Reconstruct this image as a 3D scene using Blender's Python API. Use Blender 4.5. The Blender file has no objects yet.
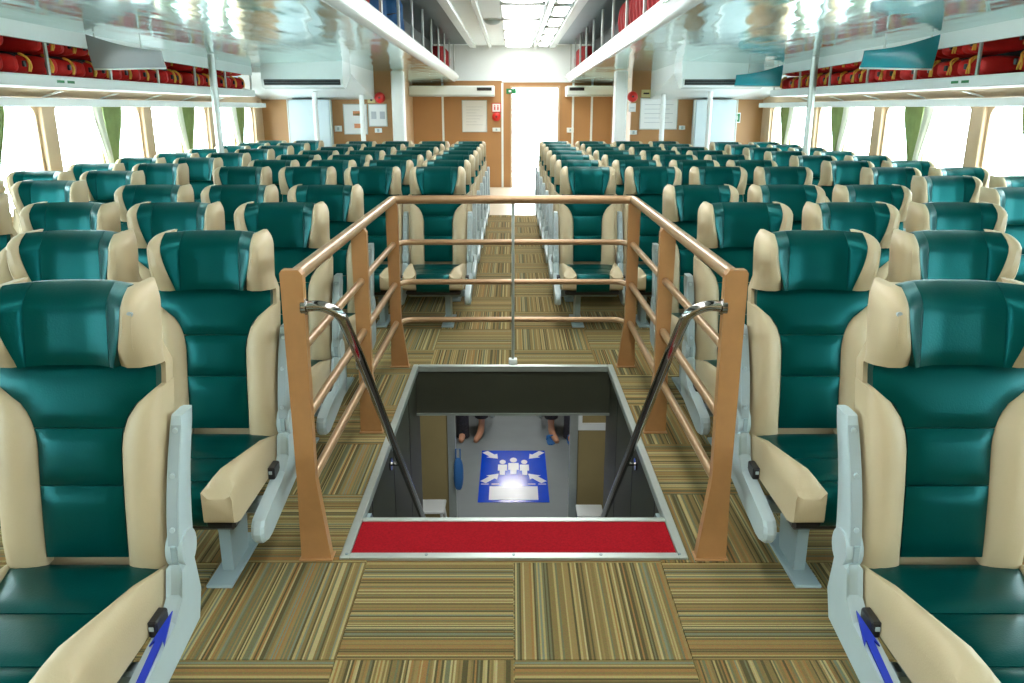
import bpy, math, random
from mathutils import Vector, Matrix
random.seed(7)
R = math.radians
SC = bpy.context.scene
COL = SC.collection

# ------------------------------------------------------------------ camera
CAM_H = 1.48
cd = bpy.data.cameras.new('camera'); cam = bpy.data.objects.new('camera', cd); COL.objects.link(cam)
cd.sensor_width = 36.0; cd.lens = 800.0 / 1024.0 * 36.0; cd.clip_start = 0.05; cd.clip_end = 200
cam.location = (-0.006, 0.0, CAM_H); cam.rotation_euler = (R(90 - 16.22), 0, 0)
SC.camera = cam
# ------------------------------------------------------------------ world
W = bpy.data.worlds.new('overcast_sky'); SC.world = W; W.use_nodes = True
bg = W.node_tree.nodes['Background']; bg.inputs[0].default_value = (0.82, 0.95, 1.0, 1); bg.inputs[1].default_value = 14.0
# ------------------------------------------------------------------ exposure
vs = SC.view_settings; vs.view_transform = 'Standard'; vs.look = 'None'; vs.gamma = 1.0; vs.use_curve_mapping = False
vs.exposure = 0.2
LAMP = 9.0          # ceiling lamp strength
LOWER_LAMP = 22.0

# ------------------------------------------------------------------ materials
def new_mat(name):
    m = bpy.data.materials.new(name); m.use_nodes = True
    return m, m.node_tree.nodes, m.node_tree.links, m.node_tree.nodes['Principled BSDF']

def mat(name, col, rough=0.5, metal=0.0, var=0.08, scale=8.0, spec=0.5, bump=0.0, bscale=60.0, coat=0.0, tint=None):
    m, N, L, b = new_mat(name)
    b.inputs['Roughness'].default_value = rough; b.inputs['Metallic'].default_value = metal
    b.inputs['Specular IOR Level'].default_value = spec
    b.inputs['Coat Weight'].default_value = coat
    if tint: b.inputs['Specular Tint'].default_value = (*tint, 1)
    tc = N.new('ShaderNodeTexCoord'); nz = N.new('ShaderNodeTexNoise'); nz.inputs['Scale'].default_value = scale
    nz.inputs['Detail'].default_value = 3
    L.new(tc.outputs['Object'], nz.inputs['Vector'])
    mx = N.new('ShaderNodeMix'); mx.data_type = 'RGBA'
    mx.inputs[6].default_value = (*[c * (1 - var) for c in col], 1); mx.inputs[7].default_value = (*[min(1, c * (1 + var)) for c in col], 1)
    L.new(nz.outputs['Fac'], mx.inputs[0]); L.new(mx.outputs[2], b.inputs['Base Color'])
    if bump:
        n2 = N.new('ShaderNodeTexNoise'); n2.inputs['Scale'].default_value = bscale; n2.inputs['Detail'].default_value = 2
        L.new(tc.outputs['Object'], n2.inputs['Vector'])
        bp = N.new('ShaderNodeBump'); bp.inputs['Strength'].default_value = bump; bp.inputs['Distance'].default_value = 0.01
        L.new(n2.outputs['Fac'], bp.inputs['Height']); L.new(bp.outputs[0], b.inputs['Normal'])
    return m

def emit(name, col, s):
    m, N, L, b = new_mat(name)
    b.inputs['Base Color'].default_value = (*col, 1); b.inputs['Emission Color'].default_value = (*col, 1)
    b.inputs['Emission Strength'].default_value = s
    return m

def carpet(name, axis):
    """woven stripes of uneven width, each stripe one yarn colour"""
    m, N, L, b = new_mat(name)
    b.inputs['Roughness'].default_value = 0.95; b.inputs['Specular IOR Level'].default_value = 0.1
    g = N.new('ShaderNodeNewGeometry'); sp = N.new('ShaderNodeSeparateXYZ'); L.new(g.outputs['Position'], sp.inputs[0])
    def math_(op, a, v=None):
        q = N.new('ShaderNodeMath'); q.operation = op
        if isinstance(a, float): q.inputs[0].default_value = a
        else: L.new(a, q.inputs[0])
        if v is not None:
            if isinstance(v, float): q.inputs[1].default_value = v
            else: L.new(v, q.inputs[1])
        return q.outputs[0]
    c = sp.outputs['X' if axis == 'y' else 'Y']
    wob = N.new('ShaderNodeTexNoise'); wob.noise_dimensions = '1D'; wob.inputs['Scale'].default_value = 37.0; L.new(c, wob.inputs['W'])
    c2 = math_('ADD', math_('MULTIPLY', c, 175.0), math_('MULTIPLY', wob.outputs['Fac'], 2.0))
    wn = N.new('ShaderNodeTexWhiteNoise'); wn.noise_dimensions = '1D'; L.new(math_('FLOOR', c2), wn.inputs['W'])
    cr = N.new('ShaderNodeValToRGB'); cr.color_ramp.interpolation = 'CONSTANT'
    stops = [(0.0, (0.085, 0.072, 0.031)), (0.15, (0.185, 0.136, 0.053)), (0.36, (0.322, 0.256, 0.108)), (0.50, (0.233, 0.167, 0.067)), (0.66, (0.253, 0.143, 0.050)),
             (0.78, (0.137, 0.136, 0.074)), (0.87, (0.363, 0.304, 0.146)), (0.95, (0.164, 0.181, 0.122))]
    e = cr.color_ramp.elements
    e[0].position, e[0].color = stops[0][0], (*stops[0][1], 1)
    e[1].position, e[1].color = stops[-1][0], (*stops[-1][1], 1)
    for p, cc_ in stops[1:-1]:
        q = e.new(p); q.color = (*cc_, 1)
    L.new(wn.outputs['Value'], cr.inputs[0])
    nz = N.new('ShaderNodeTexNoise'); nz.inputs['Scale'].default_value = 260.0; nz.inputs['Detail'].default_value = 2; L.new(g.outputs['Position'], nz.inputs['Vector'])
    mx = N.new('ShaderNodeMix'); mx.data_type = 'RGBA'; mx.blend_type = 'MULTIPLY'; mx.inputs[0].default_value = 0.5
    L.new(cr.outputs[0], mx.inputs[6]); L.new(nz.outputs['Color'], mx.inputs[7])
    gain = N.new('ShaderNodeVectorMath'); gain.operation = 'SCALE'; gain.inputs['Scale'].default_value = 1.3
    L.new(mx.outputs[2], gain.inputs[0]); L.new(gain.outputs[0], b.inputs['Base Color'])
    bp = N.new('ShaderNodeBump'); bp.inputs['Strength'].default_value = 0.4; bp.inputs['Distance'].default_value = 0.003
    L.new(nz.outputs['Fac'], bp.inputs['Height']); L.new(bp.outputs[0], b.inputs['Normal'])
    return m

def wavy_metal(name, col, rough):
    m, N, L, b = new_mat(name)
    b.inputs['Base Color'].default_value = (*col, 1); b.inputs['Roughness'].default_value = rough; b.inputs['Metallic'].default_value = 0.62
    g = N.new('ShaderNodeNewGeometry'); mp = N.new('ShaderNodeMapping'); mp.inputs['Scale'].default_value = (3.6, 1.0, 1)
    L.new(g.outputs['Position'], mp.inputs['Vector'])
    nz = N.new('ShaderNodeTexNoise'); nz.inputs['Scale'].default_value = 1.5; nz.inputs['Detail'].default_value = 1
    L.new(mp.outputs[0], nz.inputs['Vector'])
    bp = N.new('ShaderNodeBump'); bp.inputs['Strength'].default_value = 0.5; bp.inputs['Distance'].default_value = 0.02
    L.new(nz.outputs['Fac'], bp.inputs['Height']); L.new(bp.outputs[0], b.inputs['Normal'])
    return m

def glass(name):
    m, N, L, b = new_mat(name)
    N.remove(b); out = N['Material Output']
    t = N.new('ShaderNodeBsdfTransparent'); t.inputs[0].default_value = (0.96, 0.98, 0.98, 1)
    gl = N.new('ShaderNodeBsdfGlossy'); gl.inputs['Roughness'].default_value = 0.02
    mx = N.new('ShaderNodeMixShader'); mx.inputs[0].default_value = 0.06
    L.new(t.outputs[0], mx.inputs[1]); L.new(gl.outputs[0], mx.inputs[2]); L.new(mx.outputs[0], out.inputs['Surface'])
    return m

MT = dict(
    teal=mat('teal_leather', (0.0, 0.036, 0.033), 0.30, var=0.12, scale=14, bump=0.06, bscale=220, spec=0.48, tint=(0.08, 0.90, 0.92)),
    beige=mat('beige_leather', (0.47, 0.385, 0.24), 0.5, var=0.06, scale=9, bump=0.06, bscale=220),
    shell=mat('beige_back_shell', (0.45, 0.37, 0.23), 0.55),
    grey=mat('pale_blue_grey_plastic', (0.40, 0.50, 0.52), 0.35, var=0.05, scale=20),
    steelp=mat('mid_grey_plastic', (0.30, 0.37, 0.385), 0.4, var=0.05),
    steel=mat('grey_leg_paint', (0.27, 0.36, 0.38), 0.4, var=0.08),
    black=mat('black_plastic', (0.012, 0.012, 0.014), 0.4),
    blue=mat('blue_sticker', (0.005, 0.03, 0.42), 0.45),
    rail=mat('tan_brown_paint', (0.40, 0.20, 0.075), 0.38, var=0.10, scale=30, coat=0.3),
    railtube=mat('champagne_metal_tube', (0.37, 0.23, 0.12), 0.28, metal=0.35, var=0.08, scale=25),
    chrome=mat('dark_chrome_tube', (0.35, 0.35, 0.34), 0.12, metal=1.0, var=0.05),
    duct=mat('pale_grey_blue_paint', (0.50, 0.60, 0.63), 0.4, var=0.03),
    alu=mat('brushed_aluminium', (0.50, 0.56, 0.53), 0.35, metal=0.6, var=0.08, scale=40),
    red=mat('red_carpet', (0.30, 0.006, 0.012), 0.95, var=0.45, scale=160, spec=0.1),
    carpx=carpet('striped_carpet_crosswise', 'x'),
    carpy=carpet('striped_carpet_lengthwise', 'y'),
    well=mat('dark_olive_laminate', (0.055, 0.060, 0.040), 0.5, var=0.15, scale=5),
    ceil=wavy_metal('polished_pale_ceiling_panel', (0.66, 0.90, 0.87), 0.11),  # base tinted more teal to stand for the reflected seats
    white=mat('white_paint', (0.80, 0.86, 0.85), 0.4, var=0.03),
    whiteg=mat('white_gloss_paint', (0.82, 0.90, 0.89), 0.2, var=0.03),
    brown=mat('tan_brown_laminate', (0.43, 0.225, 0.085), 0.5, var=0.08, scale=3),
    tan=mat('beige_tan_wall', (0.55, 0.40, 0.25), 0.5, var=0.06, scale=3),
    dark=mat('dark_locker_lining', (0.02, 0.018, 0.018), 0.6),
    rackback=mat('dark_green_panel', (0.03, 0.055, 0.055), 0.45, var=0.4, scale=3),
    vest=mat('red_vest_fabric', (0.60, 0.012, 0.008), 0.6, var=0.25, scale=12, bump=0.3, bscale=30),
    bundle=mat('dark_red_bundle_cover', (0.30, 0.004, 0.005), 0.65, var=0.3, scale=10),
    reflect_blue=mat('blue_reflection_cover', (0.01, 0.10, 0.26), 0.55, var=0.25, scale=12),  # colour of the blue reflections in the rack
    strap=mat('yellow_strap_webbing', (0.75, 0.42, 0.05), 0.6),
    curtain=mat('backlit_green_curtain_cloth', (0.28, 0.36, 0.13), 0.8, var=0.2, scale=10),  # colour lightened in place of daylight shining through the cloth
    sheer=mat('cream_curtain_cloth', (0.75, 0.78, 0.66), 0.8),
    glass=glass('window_glass'),
    lamp=emit('lamp_diffuser', (1.0, 0.99, 0.96), LAMP),
    lamp2=emit('lower_lamp_diffuser', (1.0, 0.98, 0.95), LOWER_LAMP),
    lamp3=emit('far_lower_lamp_diffuser', (1.0, 0.98, 0.95), 28.0),
    lowfloor=mat('grey_vinyl_floor', (0.22, 0.255, 0.26), 0.6, var=0.1, scale=4),
    lowpan=mat('olive_brown_panel', (0.33, 0.27, 0.12), 0.5, var=0.06),
    signblue=mat('blue_sign_film', (0.0, 0.07, 0.70), 0.16, spec=0.4),
    signwhite=mat('white_print', (0.85, 0.9, 0.95), 0.25, var=0.02),
    paper=mat('white_paper', (0.80, 0.84, 0.84), 0.5, var=0.02),
    print=mat('grey_print', (0.45, 0.50, 0.55), 0.5),
    orange=mat('orange_print', (0.75, 0.32, 0.15), 0.5),
    redp=mat('red_paint', (0.62, 0.02, 0.015), 0.35),
    yel=mat('pale_yellow_sign', (0.75, 0.70, 0.35), 0.45),
    green=mat('green_print', (0.01, 0.20, 0.06), 0.45),
    hangg=mat('grey_panel_gloss', (0.30, 0.33, 0.34), 0.25, var=0.05),
    hang_reflect=mat('grey_panel_teal_reflection', (0.02, 0.24, 0.29), 0.25, var=0.05),  # grey panel with its blue reflection put into the colour
    skin=mat('skin', (0.55, 0.28, 0.17), 0.5),
    cloth=mat('dark_patterned_cloth', (0.03, 0.03, 0.04), 0.8, var=0.9, scale=45),
    hair=mat('black_hair', (0.01, 0.008, 0.007), 0.4),
    bluecloth=mat('blue_cloth', (0.03, 0.16, 0.45), 0.7),
    cream=mat('door_lit_cream_vinyl', (0.62, 0.55, 0.43), 0.3, var=0.05),  # pale floor, colour also lightened for light falling from the doorway
    wood=mat('dark_stair_tread', (0.06, 0.05, 0.035), 0.6),
)

# ------------------------------------------------------------------ mesh builder
class MB:
    def __init__(s): s.v = []; s.f = []; s.sm = []
    def add(s, vs, fs, smooth=False):
        o = len(s.v); s.v += [tuple(p) for p in vs]
        for f in fs: s.f.append([i + o for i in f]); s.sm.append(smooth)
        return s
    def box(s, x0, x1, y0, y1, z0, z1):
        if x0 > x1: x0, x1 = x1, x0
        if y0 > y1: y0, y1 = y1, y0
        if z0 > z1: z0, z1 = z1, z0
        v = [(x0, y0, z0), (x1, y0, z0), (x1, y1, z0), (x0, y1, z0), (x0, y0, z1), (x1, y0, z1), (x1, y1, z1), (x0, y1, z1)]
        return s.add(v, [(0, 3, 2, 1), (4, 5, 6, 7), (0, 1, 5, 4), (1, 2, 6, 5), (2, 3, 7, 6), (3, 0, 4, 7)])
    def bbox(s, x0, x1, y0, y1, z0, z1, b):
        """box with chamfered edges"""
        x0, x1 = min(x0, x1), max(x0, x1); y0, y1 = min(y0, y1), max(y0, y1); z0, z1 = min(z0, z1), max(z0, z1)
        vs = []
        X = (x0, x1); Y = (y0, y1); Z = (z0, z1)
        idx = {}
        for i in (0, 1):
            for j in (0, 1):
                for k in (0, 1):
                    sx, sy, sz = (1, -1)[i], (1, -1)[j], (1, -1)[k]
                    for a in range(3):
                        p = [X[i] + sx * b, Y[j] + sy * b, Z[k] + sz * b]
                        p[a] = (X[i], Y[j], Z[k])[a]
                        idx[(i, j, k, a)] = len(vs); vs.append(p)
        fs = []
        for i in (0, 1):
            fs.append([idx[(i, j, k, 0)] for j, k in ((0, 0), (1, 0), (1, 1), (0, 1))])
            fs.append([idx[(j, i, k, 1)] for j, k in ((0, 0), (1, 0), (1, 1), (0, 1))])
            fs.append([idx[(j, k, i, 2)] for j, k in ((0, 0), (1, 0), (1, 1), (0, 1))])
        for i in (0, 1):
            for j in (0, 1):
                fs.append([idx[(i, j, 0, 0)], idx[(i, j, 1, 0)], idx[(i, j, 1, 1)], idx[(i, j, 0, 1)]])
                fs.append([idx[(i, 0, j, 0)], idx[(i, 1, j, 0)], idx[(i, 1, j, 2)], idx[(i, 0, j, 2)]])
                fs.append([idx[(0, i, j, 1)], idx[(1, i, j, 1)], idx[(1, i, j, 2)], idx[(0, i, j, 2)]])
                for k in (0, 1):
                    fs.append([idx[(i, j, k, 0)], idx[(i, j, k, 1)], idx[(i, j, k, 2)]])
        return s.add(vs, fs)
    def prism(s, pts, axis, a, b):
        """2-D polygon extruded along an axis from a to b ('x': pts are (y,z); 'y': (x,z); 'z': (x,y))"""
        def P(p, t):
            return (t, p[0], p[1]) if axis == 'x' else (p[0], t, p[1]) if axis == 'y' else (p[0], p[1], t)
        n = len(pts); v = [P(p, a) for p in pts] + [P(p, b) for p in pts]
        f = [list(range(n))[::-1], list(range(n, 2 * n))] + [(i, (i + 1) % n, n + (i + 1) % n, n + i) for i in range(n)]
        return s.add(v, f)
    def loft(s, secs, smooth=True, caps=True, closed=True):
        n = len(secs[0]); v = [p for q in secs for p in q]; f = []
        for k in range(len(secs) - 1):
            for i in range(n if closed else n - 1):
                j = (i + 1) % n
                f.append((k * n + i, k * n + j, (k + 1) * n + j, (k + 1) * n + i))
        if caps and closed:
            f.append(list(range(n))[::-1]); f.append([(len(secs) - 1) * n + i for i in range(n)])
        return s.add(v, f, smooth)
    def tube(s, pts, r, n=10, smooth=True):
        pts = [Vector(p) for p in pts]; secs = []
        t0 = (pts[1] - pts[0]).normalized()
        up = Vector((0, 0, 1)) if abs(t0.z) < 0.9 else Vector((1, 0, 0))
        u = t0.cross(up).normalized()
        for i, p in enumerate(pts):
            t = ((pts[min(i + 1, len(pts) - 1)] - pts[max(i - 1, 0)])).normalized()
            u = (u - t * u.dot(t)).normalized(); w = t.cross(u)
            rr = r[i] if isinstance(r, (list, tuple)) else r
            secs.append([p + (u * math.cos(a) + w * math.sin(a)) * rr for a in [2 * math.pi * k / n for k in range(n)]])
        return s.loft(secs, smooth)
    def cyl(s, p0, p1, r, n=14): return s.tube([p0, p1], r, n)
    def panel(s, fn, nrm, nu, nv, puff, depth, pw=4):
        """puffed upholstery panel: fn(s,t) base point, sunk edges, padded middle"""
        nrm = Vector(nrm).normalized(); fr = []; bk = []
        def e(a): return max(0.0, 1 - abs(2 * a - 1) ** pw) ** 0.6
        for j in range(nv + 1):
            for i in range(nu + 1):
                a, t = i / nu, j / nv
                p = Vector(fn(a, t)); nn = nrm
                fr.append(p + nn * puff * e(a) * e(t)); bk.append(p - nn * depth)
        m = (nu + 1); K = len(fr); f = []
        for j in range(nv):
            for i in range(nu):
                q = (j * m + i, j * m + i + 1, (j + 1) * m + i + 1, (j + 1) * m + i)
                f.append(q); f.append(tuple(K + x for x in q[::-1]))
        ring = [i for i in range(m)] + [j * m + nu for j in range(1, nv + 1)] + [nv * m + i for i in range(nu - 1, -1, -1)] + [j * m for j in range(nv - 1, 0, -1)]
        for a in range(len(ring)):
            b = ring[(a + 1) % len(ring)]; c = ring[a]
            f.append((c, K + c, K + b, b))
        return s.add(fr + bk, f, True)
    def mesh(s, name, m):
        me = bpy.data.meshes.new(name); me.from_pydata(s.v, [], s.f); me.update()
        me.polygons.foreach_set('use_smooth', s.sm)
        import bmesh
        bm = bmesh.new(); bm.from_mesh(me); bmesh.ops.recalc_face_normals(bm, faces=bm.faces); bm.to_mesh(me); bm.free()
        me.materials.append(MT[m])
        if any(s.sm) :
            try: me.set_sharp_from_angle(angle=R(50))
            except Exception: pass
        return me
    def build(s, name, m, parent=None, loc=(0, 0, 0), rz=0.0):
        return link(name, s.mesh(name, m), parent, loc, rz)

def link(name, me, parent=None, loc=(0, 0, 0), rz=0.0):
    o = bpy.data.objects.new(name, me); COL.objects.link(o)
    o.location = loc; o.rotation_euler = (0, 0, rz)
    if parent is not None: o.parent = parent
    return o
def tag(o, label, cat, group=None, kind=None):
    o['label'] = label; o['category'] = cat
    if group: o['group'] = group
    if kind: o['kind'] = kind
    return o
def struct(o, label=None):
    o['kind'] = 'structure'
    if label: o['label'] = label
    return o
def thing(name, label, cat, loc=(0, 0, 0), rz=0.0, group=None):
    o = bpy.data.objects.new(name, None); COL.objects.link(o); o.location = loc; o.rotation_euler = (0, 0, rz)
    o.empty_display_size = 0.1
    return tag(o, label, cat, group)
def copy_tree(o, parent=None):
    c = o.copy(); COL.objects.link(c)
    if parent is not None: c.parent = parent
    for ch in list(o.children): copy_tree(ch, c)
    return c
def arc(c, r, a0, a1, n): return [(c[0] + r * math.cos(R(a0 + (a1 - a0) * i / n)), c[1] + r * math.sin(R(a0 + (a1 - a0) * i / n))) for i in range(n + 1)]
def smooth_path(pts, rad=0.06, n=5):
    P = [Vector(p) for p in pts]; out = [P[0]]
    for i in range(1, len(P) - 1):
        a = (P[i - 1] - P[i]); b = (P[i + 1] - P[i]); d = min(rad, a.length * 0.45, b.length * 0.45)
        A = P[i] + a.normalized() * d; B = P[i] + b.normalized() * d
        for k in range(n + 1):
            t = k / n; out.append(A * (1 - t) ** 2 + P[i] * 2 * t * (1 - t) + B * t * t)
    out.append(P[-1]); return out
SIDE = {-1: 'fire-alarm side', 1: 'green-sign side'}       # the fire alarm hangs by the door on one side, the green sign on the other bulkhead
ORD = ['first', 'second', 'third', 'fourth', 'fifth', 'sixth', 'seventh', 'eighth', 'ninth', 'tenth', 'eleventh']

# ------------------------------------------------------------------ dimensions
XW = 3.50                 # hull side walls
Y0, YB, YD = -2.5, 11.65, 15.95     # rear of the cabin behind the camera, side bulkheads, door wall
XR = 1.90                 # passage half width
HX, HY0, HY1 = 0.597, 2.42, 4.57    # stair hatch
ZL = -2.30                # lower deck
XLIP = 1.09; XLOCK = 3.03; YLOCK = 9.8
def zc(y): return 2.05 - 0.010 * y
CAMBER = 0.075
def zk(x, y): return zc(y) + CAMBER * (XLOCK - min(abs(x), XLOCK)) / 2.0
def zl(y): return zk(XLIP, y)

# ================================================================== FLOOR
fl = MB()
for (a, b, c, d) in ((-XW, -HX, Y0, YB), (HX, XW, Y0, YB), (-HX, HX, Y0, HY0), (-HX, HX, HY1, YB)):
    fl.box(a, b, c, d, -0.29, -0.006)
pf = MB(); pf.box(-XR, XR, YB, YD, -0.29, 0.0); struct(pf.build('floor_passage', 'cream'), 'pale cream passage floor, its colour lightened for door light')
floor = struct(fl.build('floor', 'carpx'), 'striped carpet tile floor of the cabin')
T = 0.5
def tile_mesh(poly, m):
    mb = MB(); mb.prism(poly, 'z', -0.005, 0.0); return mb.mesh('carpet_tile', m)
cache = {}
NT = 0
for iy in range(0, 32):
    for ix in range(-4, 4):
        x0, y0 = ix * T, 2.40 + (iy - 4) * T
        x1, y1 = x0 + T, y0 + T
        if abs(x0 + 0.25) > 1.6 and (iy < 4 or iy > 14): continue
        if y0 > YB - 0.1: continue
        y1 = min(y1, YB)
        g = 0.0015
        m = 'carpy' if (ix + iy) % 2 else 'carpx'
        poly = [(x0 + g, y0 + g), (x1 - g, y0 + g), (x1 - g, y1 - g), (x0 + g, y1 - g)]
        hx, h0, h1 = HX + 0.002, HY0 - 0.002, HY1 + 0.002
        ovx = x0 < hx and x1 > -hx; ovy = y0 < h1 and y1 > h0
        if ovx and ovy:
            inside = x0 >= -hx and x1 <= hx
            if inside:
                if y0 >= h0 and y1 <= h1: continue
                if y0 < h0: poly = [(x0 + g, y0 + g), (x1 - g, y0 + g), (x1 - g, h0), (x0 + g, h0)]
                else: poly = [(x0 + g, h1), (x1 - g, h1), (x1 - g, y1 - g), (x0 + g, y1 - g)]
            else:
                sx = 1 if x0 > 0 else -1
                xo = x1 - g if sx > 0 else x0 + g; xi = x0 + g if sx > 0 else x1 - g; xm = sx * hx
                if y0 >= h0 and y1 <= h1: poly = [(xm, y0 + g), (xo, y0 + g), (xo, y1 - g), (xm, y1 - g)]
                elif y0 < h0: poly = [(xi, y0 + g), (xo, y0 + g), (xo, y1 - g), (xm, y1 - g), (xm, h0), (xi, h0)]
                else: poly = [(xm, y0 + g), (xo, y0 + g), (xo, y1 - g), (xi, y1 - g), (xi, h1), (xm, h1)]
        if min(abs(poly[0][1] - poly[2][1]), 1) < 0.03: continue
        link('carpet_tile', tile_mesh(poly, m), floor); NT += 1

# ================================================================== SIDE WALLS, WINDOWS
ZW0, ZW1 = 0.72, 1.53
pil_y = [-2.25 + 1.7 * k for k in range(9)]                      # brown pillars
mul_y = [p + 0.85 for p in pil_y if p + 0.85 < YB]
nwin = 0
def rrect(y0, y1, z0, z1, r, n=5):
    o = []
    for (cy, cz, a) in ((y1 - r, z1 - r, 0), (y0 + r, z1 - r, 90), (y0 + r, z0 + r, 180), (y1 - r, z0 + r, 270)):
        o += arc((cy, cz), r, a, a + 90, n)
    return o
def win_frame(y0, y1, z0, z1, r, xa, xb):
    """flat surround with a rounded opening"""
    inn = rrect(y0 + 0.03, y1 - 0.03, z0 + 0.03, z1 - 0.03, r); n = len(inn)
    cy, cz = (y0 + y1) / 2, (z0 + z1) / 2; out = []
    for (y, z) in inn:                                           # push to the outer rectangle
        dy, dz = y - cy, z - cz
        k = min((y1 - cy) / abs(dy) if abs(dy) > 1e-6 else 9, (z1 - cz) / abs(dz) if abs(dz) > 1e-6 else 9)
        out.append((cy + dy * k, cz + dz * k))
    mb = MB(); v = []
    for x in (xa, xb):
        v += [(x, *p) for p in inn] + [(x, *p) for p in out]
    f = []
    for i in range(n):
        j = (i + 1) % n
        f += [(i, j, n + j, n + i), (2 * n + i, 3 * n + i, 3 * n + j, 2 * n + j), (i, 2 * n + i, 2 * n + j, j), (n + i, n + j, 3 * n + j, 3 * n + i)]
    mb.add(v, f); return mb
for s in (-1, 1):
    mb = MB(); xo = s * (XW + 0.10)
    mb.box(s * XW, xo, Y0, YB, -0.29, ZW0); mb.box(s * XW, xo, Y0, YB, ZW1, 2.7)
    for y in mul_y: mb.box(s * (XW + 0.02), xo, y - 0.03, y + 0.03, ZW0, ZW1)
    mb.box(s * XW, xo, pil_y[-1] + 0.09, YB, ZW0, ZW1); mb.box(s * XW, xo, Y0, pil_y[0], ZW0, ZW1)
    w = struct(mb.build('wall_left' if s < 0 else 'wall_right', 'tan'), 'beige hull side wall with a row of rounded windows')
    for y in pil_y:
        p = MB(); p.bbox(s * (XW - 0.015), s * (XW + 0.10), y - 0.09, y + 0.09, ZW0 + 0.001, ZW1 - 0.001, 0.006)
        p.build('pillar', 'tan', w)
    edges = sorted([(y, 0.09) for y in pil_y] + [(y, 0.03) for y in mul_y])
    for (a, wa), (b, wb) in zip(edges[:-1], edges[1:]):
        nwin += 1
        ya, yb = a + wa + 0.001, b - wb - 0.001
        wn = thing('window_%d' % nwin, 'rounded cabin window in the %s hull wall' % ('fire-alarm side' if s < 0 else 'green-sign side'), 'window', (0, 0, 0))
        wn['kind'] = 'structure'
        win_frame(ya, yb, ZW0, ZW1, 0.09, s * (XW + 0.02), s * (XW + 0.07)).build('window_frame', 'tan', wn)
        g = MB(); g.box(s * (XW + 0.040), s * (XW + 0.046), ya + 0.01, yb - 0.01, ZW0 + 0.01, ZW1 - 0.01); g.build('pane', 'glass', wn)

# ================================================================== CEILINGS
for s in (-1, 1):
    c = MB(); y0, y1 = Y0, YD
    def slab(mb, xa, xb, ya, yb, t0, t1):
        v = []
        for (y) in (ya, yb):
            for (x, dz) in ((xa, t0), (xb, t0), (xb, t1), (xa, t1)): v.append((x, y, zk(x, y) + dz))
        mb.add(v, [(0, 1, 2, 3), (7, 6, 5, 4), (0, 4, 5, 1), (1, 5, 6, 2), (2, 6, 7, 3), (3, 7, 4, 0)])
    slab(c, s * XLIP, s * XLOCK, Y0, YD, 0.012, 0.05); slab(c, s * XLOCK, s * XW, Y0, YD, 0.012, 0.05)
    co = struct(c.build('ceiling', 'white'), 'low polished side ceiling')
    ys = [Y0 + 2.28 * k for k in range(9)]
    for k in range(len(ys) - 1):
        ya, yb = ys[k] + 0.004, min(ys[k + 1], YD) - 0.004
        if yb - ya < 0.2: continue
        for (xa, xb) in ((XLIP + 0.0, 1.98), (1.986, XLOCK + 0.0)):
            p = MB(); slab(p, s * xa, s * xb, ya, yb, 0.0, 0.0115); p.build('ceiling_panel', 'ceil', co)
cc = MB(); cc.box(-1.5, 1.5, Y0, YD, 2.62, 2.68)
center = struct(cc.build('ceiling', 'white'), 'raised white ceiling over the middle aisle')
for s in (-1, 1):
    for xa, xb in ((0.68, 0.80), (0.39, 0.45)):
        b = MB(); b.bbox(s * xa, s * xb, Y0, YD - 0.05, 2.57, 2.62, 0.008); b.build('ceiling_batten', 'whiteg', center)

# ceiling lamps in the raised middle ceiling
def lamp_fixture(x, y, label):
    t = thing('ceiling_lamp', label, 'lamp', (x, y, 2.62), 0, 'lamps in the raised middle ceiling')
    b = MB(); b.bbox(-0.25, 0.25, -0.62, 0.62, -0.035, 0.0, 0.006); b.build('housing', 'white', t)
    d = MB(); secs = []
    for yy in (-0.6, 0.6): secs.append([(x_, yy, z_) for (x_, z_) in [(-0.23, -0.034), (-0.20, -0.05), (0.0, -0.062), (0.20, -0.05), (0.23, -0.034)]])
    d.loft(secs); d.build('diffuser', 'lamp', t)
for k in range(11):
    lamp_fixture(0.11, 15.0 - 1.6 * k, '%s white strip lamp from the doorway in the raised middle ceiling' % ORD[k])
def side_lamp(y, label):
    t = thing('cove_lamp', label, 'lamp', (0.57, y, 2.62), 0, 'slim lamps beside the green-sign rack')
    b = MB(); b.bbox(-0.10, 0.10, -0.42, 0.42, -0.03, 0.0, 0.006); b.build('housing', 'white', t)
    d = MB(); d.loft([[(x_, yy, z_) for (x_, z_) in [(-0.085, -0.029), (-0.06, -0.042), (0.06, -0.042), (0.085, -0.029)]] for yy in (-0.4, 0.4)]); d.build('diffuser', 'lamp', t)
for k in range(10): side_lamp(15.2 - 1.25 * k, '%s slim lamp from the doorway beside the rack, green-sign side' % ORD[k])
dm = MB(); secs = []
for k in range(7):
    a = k / 6 * math.pi / 2; rr = 0.115 * math.cos(a) + 0.002; secs.append([(rr * math.cos(q), rr * math.sin(q), -0.07 * math.sin(a)) for q in [2 * math.pi * i / 20 for i in range(20)]])
dm.loft(secs); b = thing('ceiling_dome', 'round grey dome fitting on the raised middle ceiling', 'ceiling fitting', (-0.265, 11.4, 2.62))
dm.build('dome', 'grey', b); rg = MB(); rg.tube([(0.12 * math.cos(q), 0.12 * math.sin(q), -0.008) for q in [2 * math.pi * i / 24 for i in range(25)]], 0.008, 6); rg.build('rim', 'white', b)

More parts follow.
